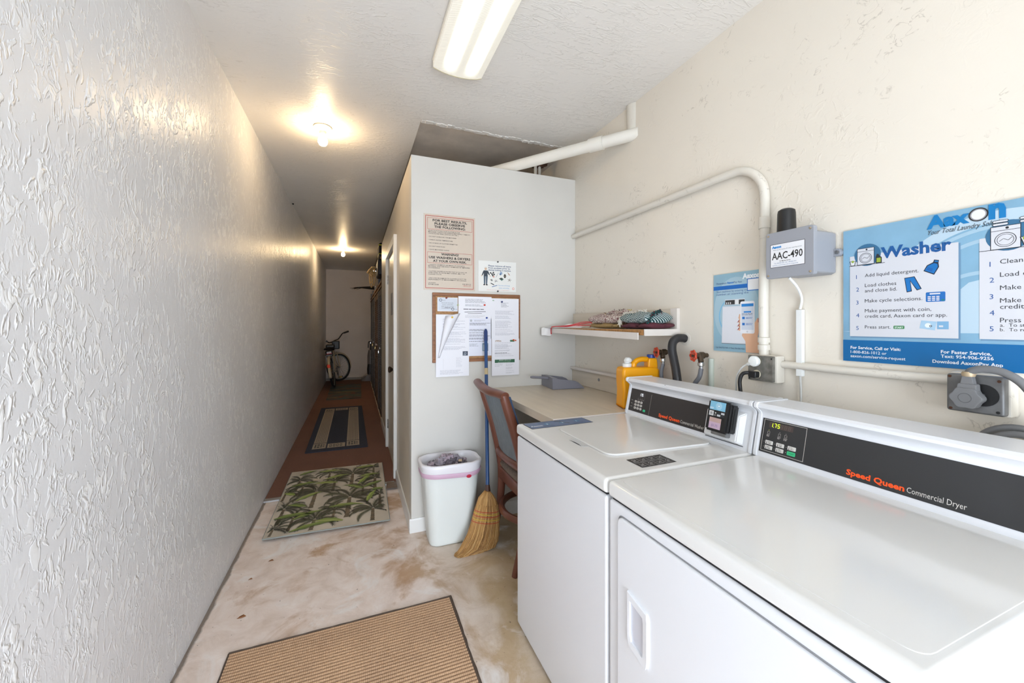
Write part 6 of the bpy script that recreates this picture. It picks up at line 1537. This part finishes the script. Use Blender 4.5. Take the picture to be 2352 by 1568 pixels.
# stem, bars turned with the front wheel
MH = Matrix.Translation((.01, .81, .86)) @ Matrix.Rotation(-math.radians(38), 4, 'Z')
m = MB(); m.tube([(-.46, 10.10, .84), (-.44, 10.12, 1.0)], .013, 8)
m.tube(curve_pts([(-.605, 9.98, .985), (-.56, 10.0, .955), (-.50, 10.06, .965), (-.44, 10.12, 1.0), (-.37, 10.18, 1.03), (-.32, 10.2, 1.10), (-.27, 10.22, 1.165), (-.16, 10.24, 1.205)], 5), .012, 8)
m.build('handlebar', BLACKP, t)
m = MB(); m.tube([(-.61, 9.975, .99), (-.60, 9.90, .985)], .020, 10); m.tube([(-.25, 10.225, 1.17), (-.145, 10.245, 1.21)], .020, 10)
m.build('grips', BLACKP, t)
m = MB(); m.box(-.50, 9.98, .80, -.34, 10.14, .99, .02, 3); m.build('front_basket_bag', BLACKP, t)
m = MB(); m.box(-.60, 9.50, .80, -.42, 9.66, .93, .03, 3); m.build('rolled_cover', BLACKP, t)
m = MB(); m.ring((.06, .44, .30), .085, .006, 'x', 28, 6); m.tube([(.0, .44, .30), (.075, .44, .30)], .014, 8); m.tube([(.075, .44, .30), (.08, .36, .17)], .010, 8); m.tube([(-.075, .44, .30), (-.08, .52, .43)], .010, 8); m.tube([(-.075, .44, .30), (0, .44, .30)], .014, 8)
m.build('crankset', STEEL, t, local=True)
for x, y, z in ((.125, .36, .17), (-.125, .52, .43)):
    p_ = MB().box(x - .045, y - .04, z - .012, x + .045, y + .04, z + .012, .004, 1).build('pedal', BLACKP, t, local=True)
    pl(MB().box(x - .03, y - .0425, z - .006, x + .03, y - .040, z + .006).build('pedal_reflector', mat('amber_reflector', (236, 190, 30), .3), p_, local=True), 'amber pedal reflector')

# a few dry leaves on the concrete
LF = mat('dry_leaf', (150, 98, 60), .7, 0, .2, 50)
for i, (x, y, s_, lb) in enumerate((at(450, 829 / 2.613 + 1100 + 0, Z=0).to_2d().to_tuple() + (.018, 'small brown leaf scrap on concrete nearest the camera'), (-.52, 2.47, .010, 'tiny brown leaf scrap by the left wall crack'), (-.45, 2.62, .014, 'grey brown leaf curl below the palm rug'))):
    if i == 0: x, y = at(555, 1417, Z=0).x, at(555, 1417, Z=0).y
    m = MB().add([(x - s_, y - s_ * .3, .001), (x, y - s_ * .5, .004), (x + s_, y, .001), (x + s_ * .3, y + s_ * .6, .005), (x - s_ * .5, y + s_ * .4, .002)], [[0, 1, 2, 3, 4]])
    o = m.build('leaf_scrap', LF, None); md = o.modifiers.new('t', 'SOLIDIFY'); md.thickness = .0008; tag(o, lb, 'leaf')
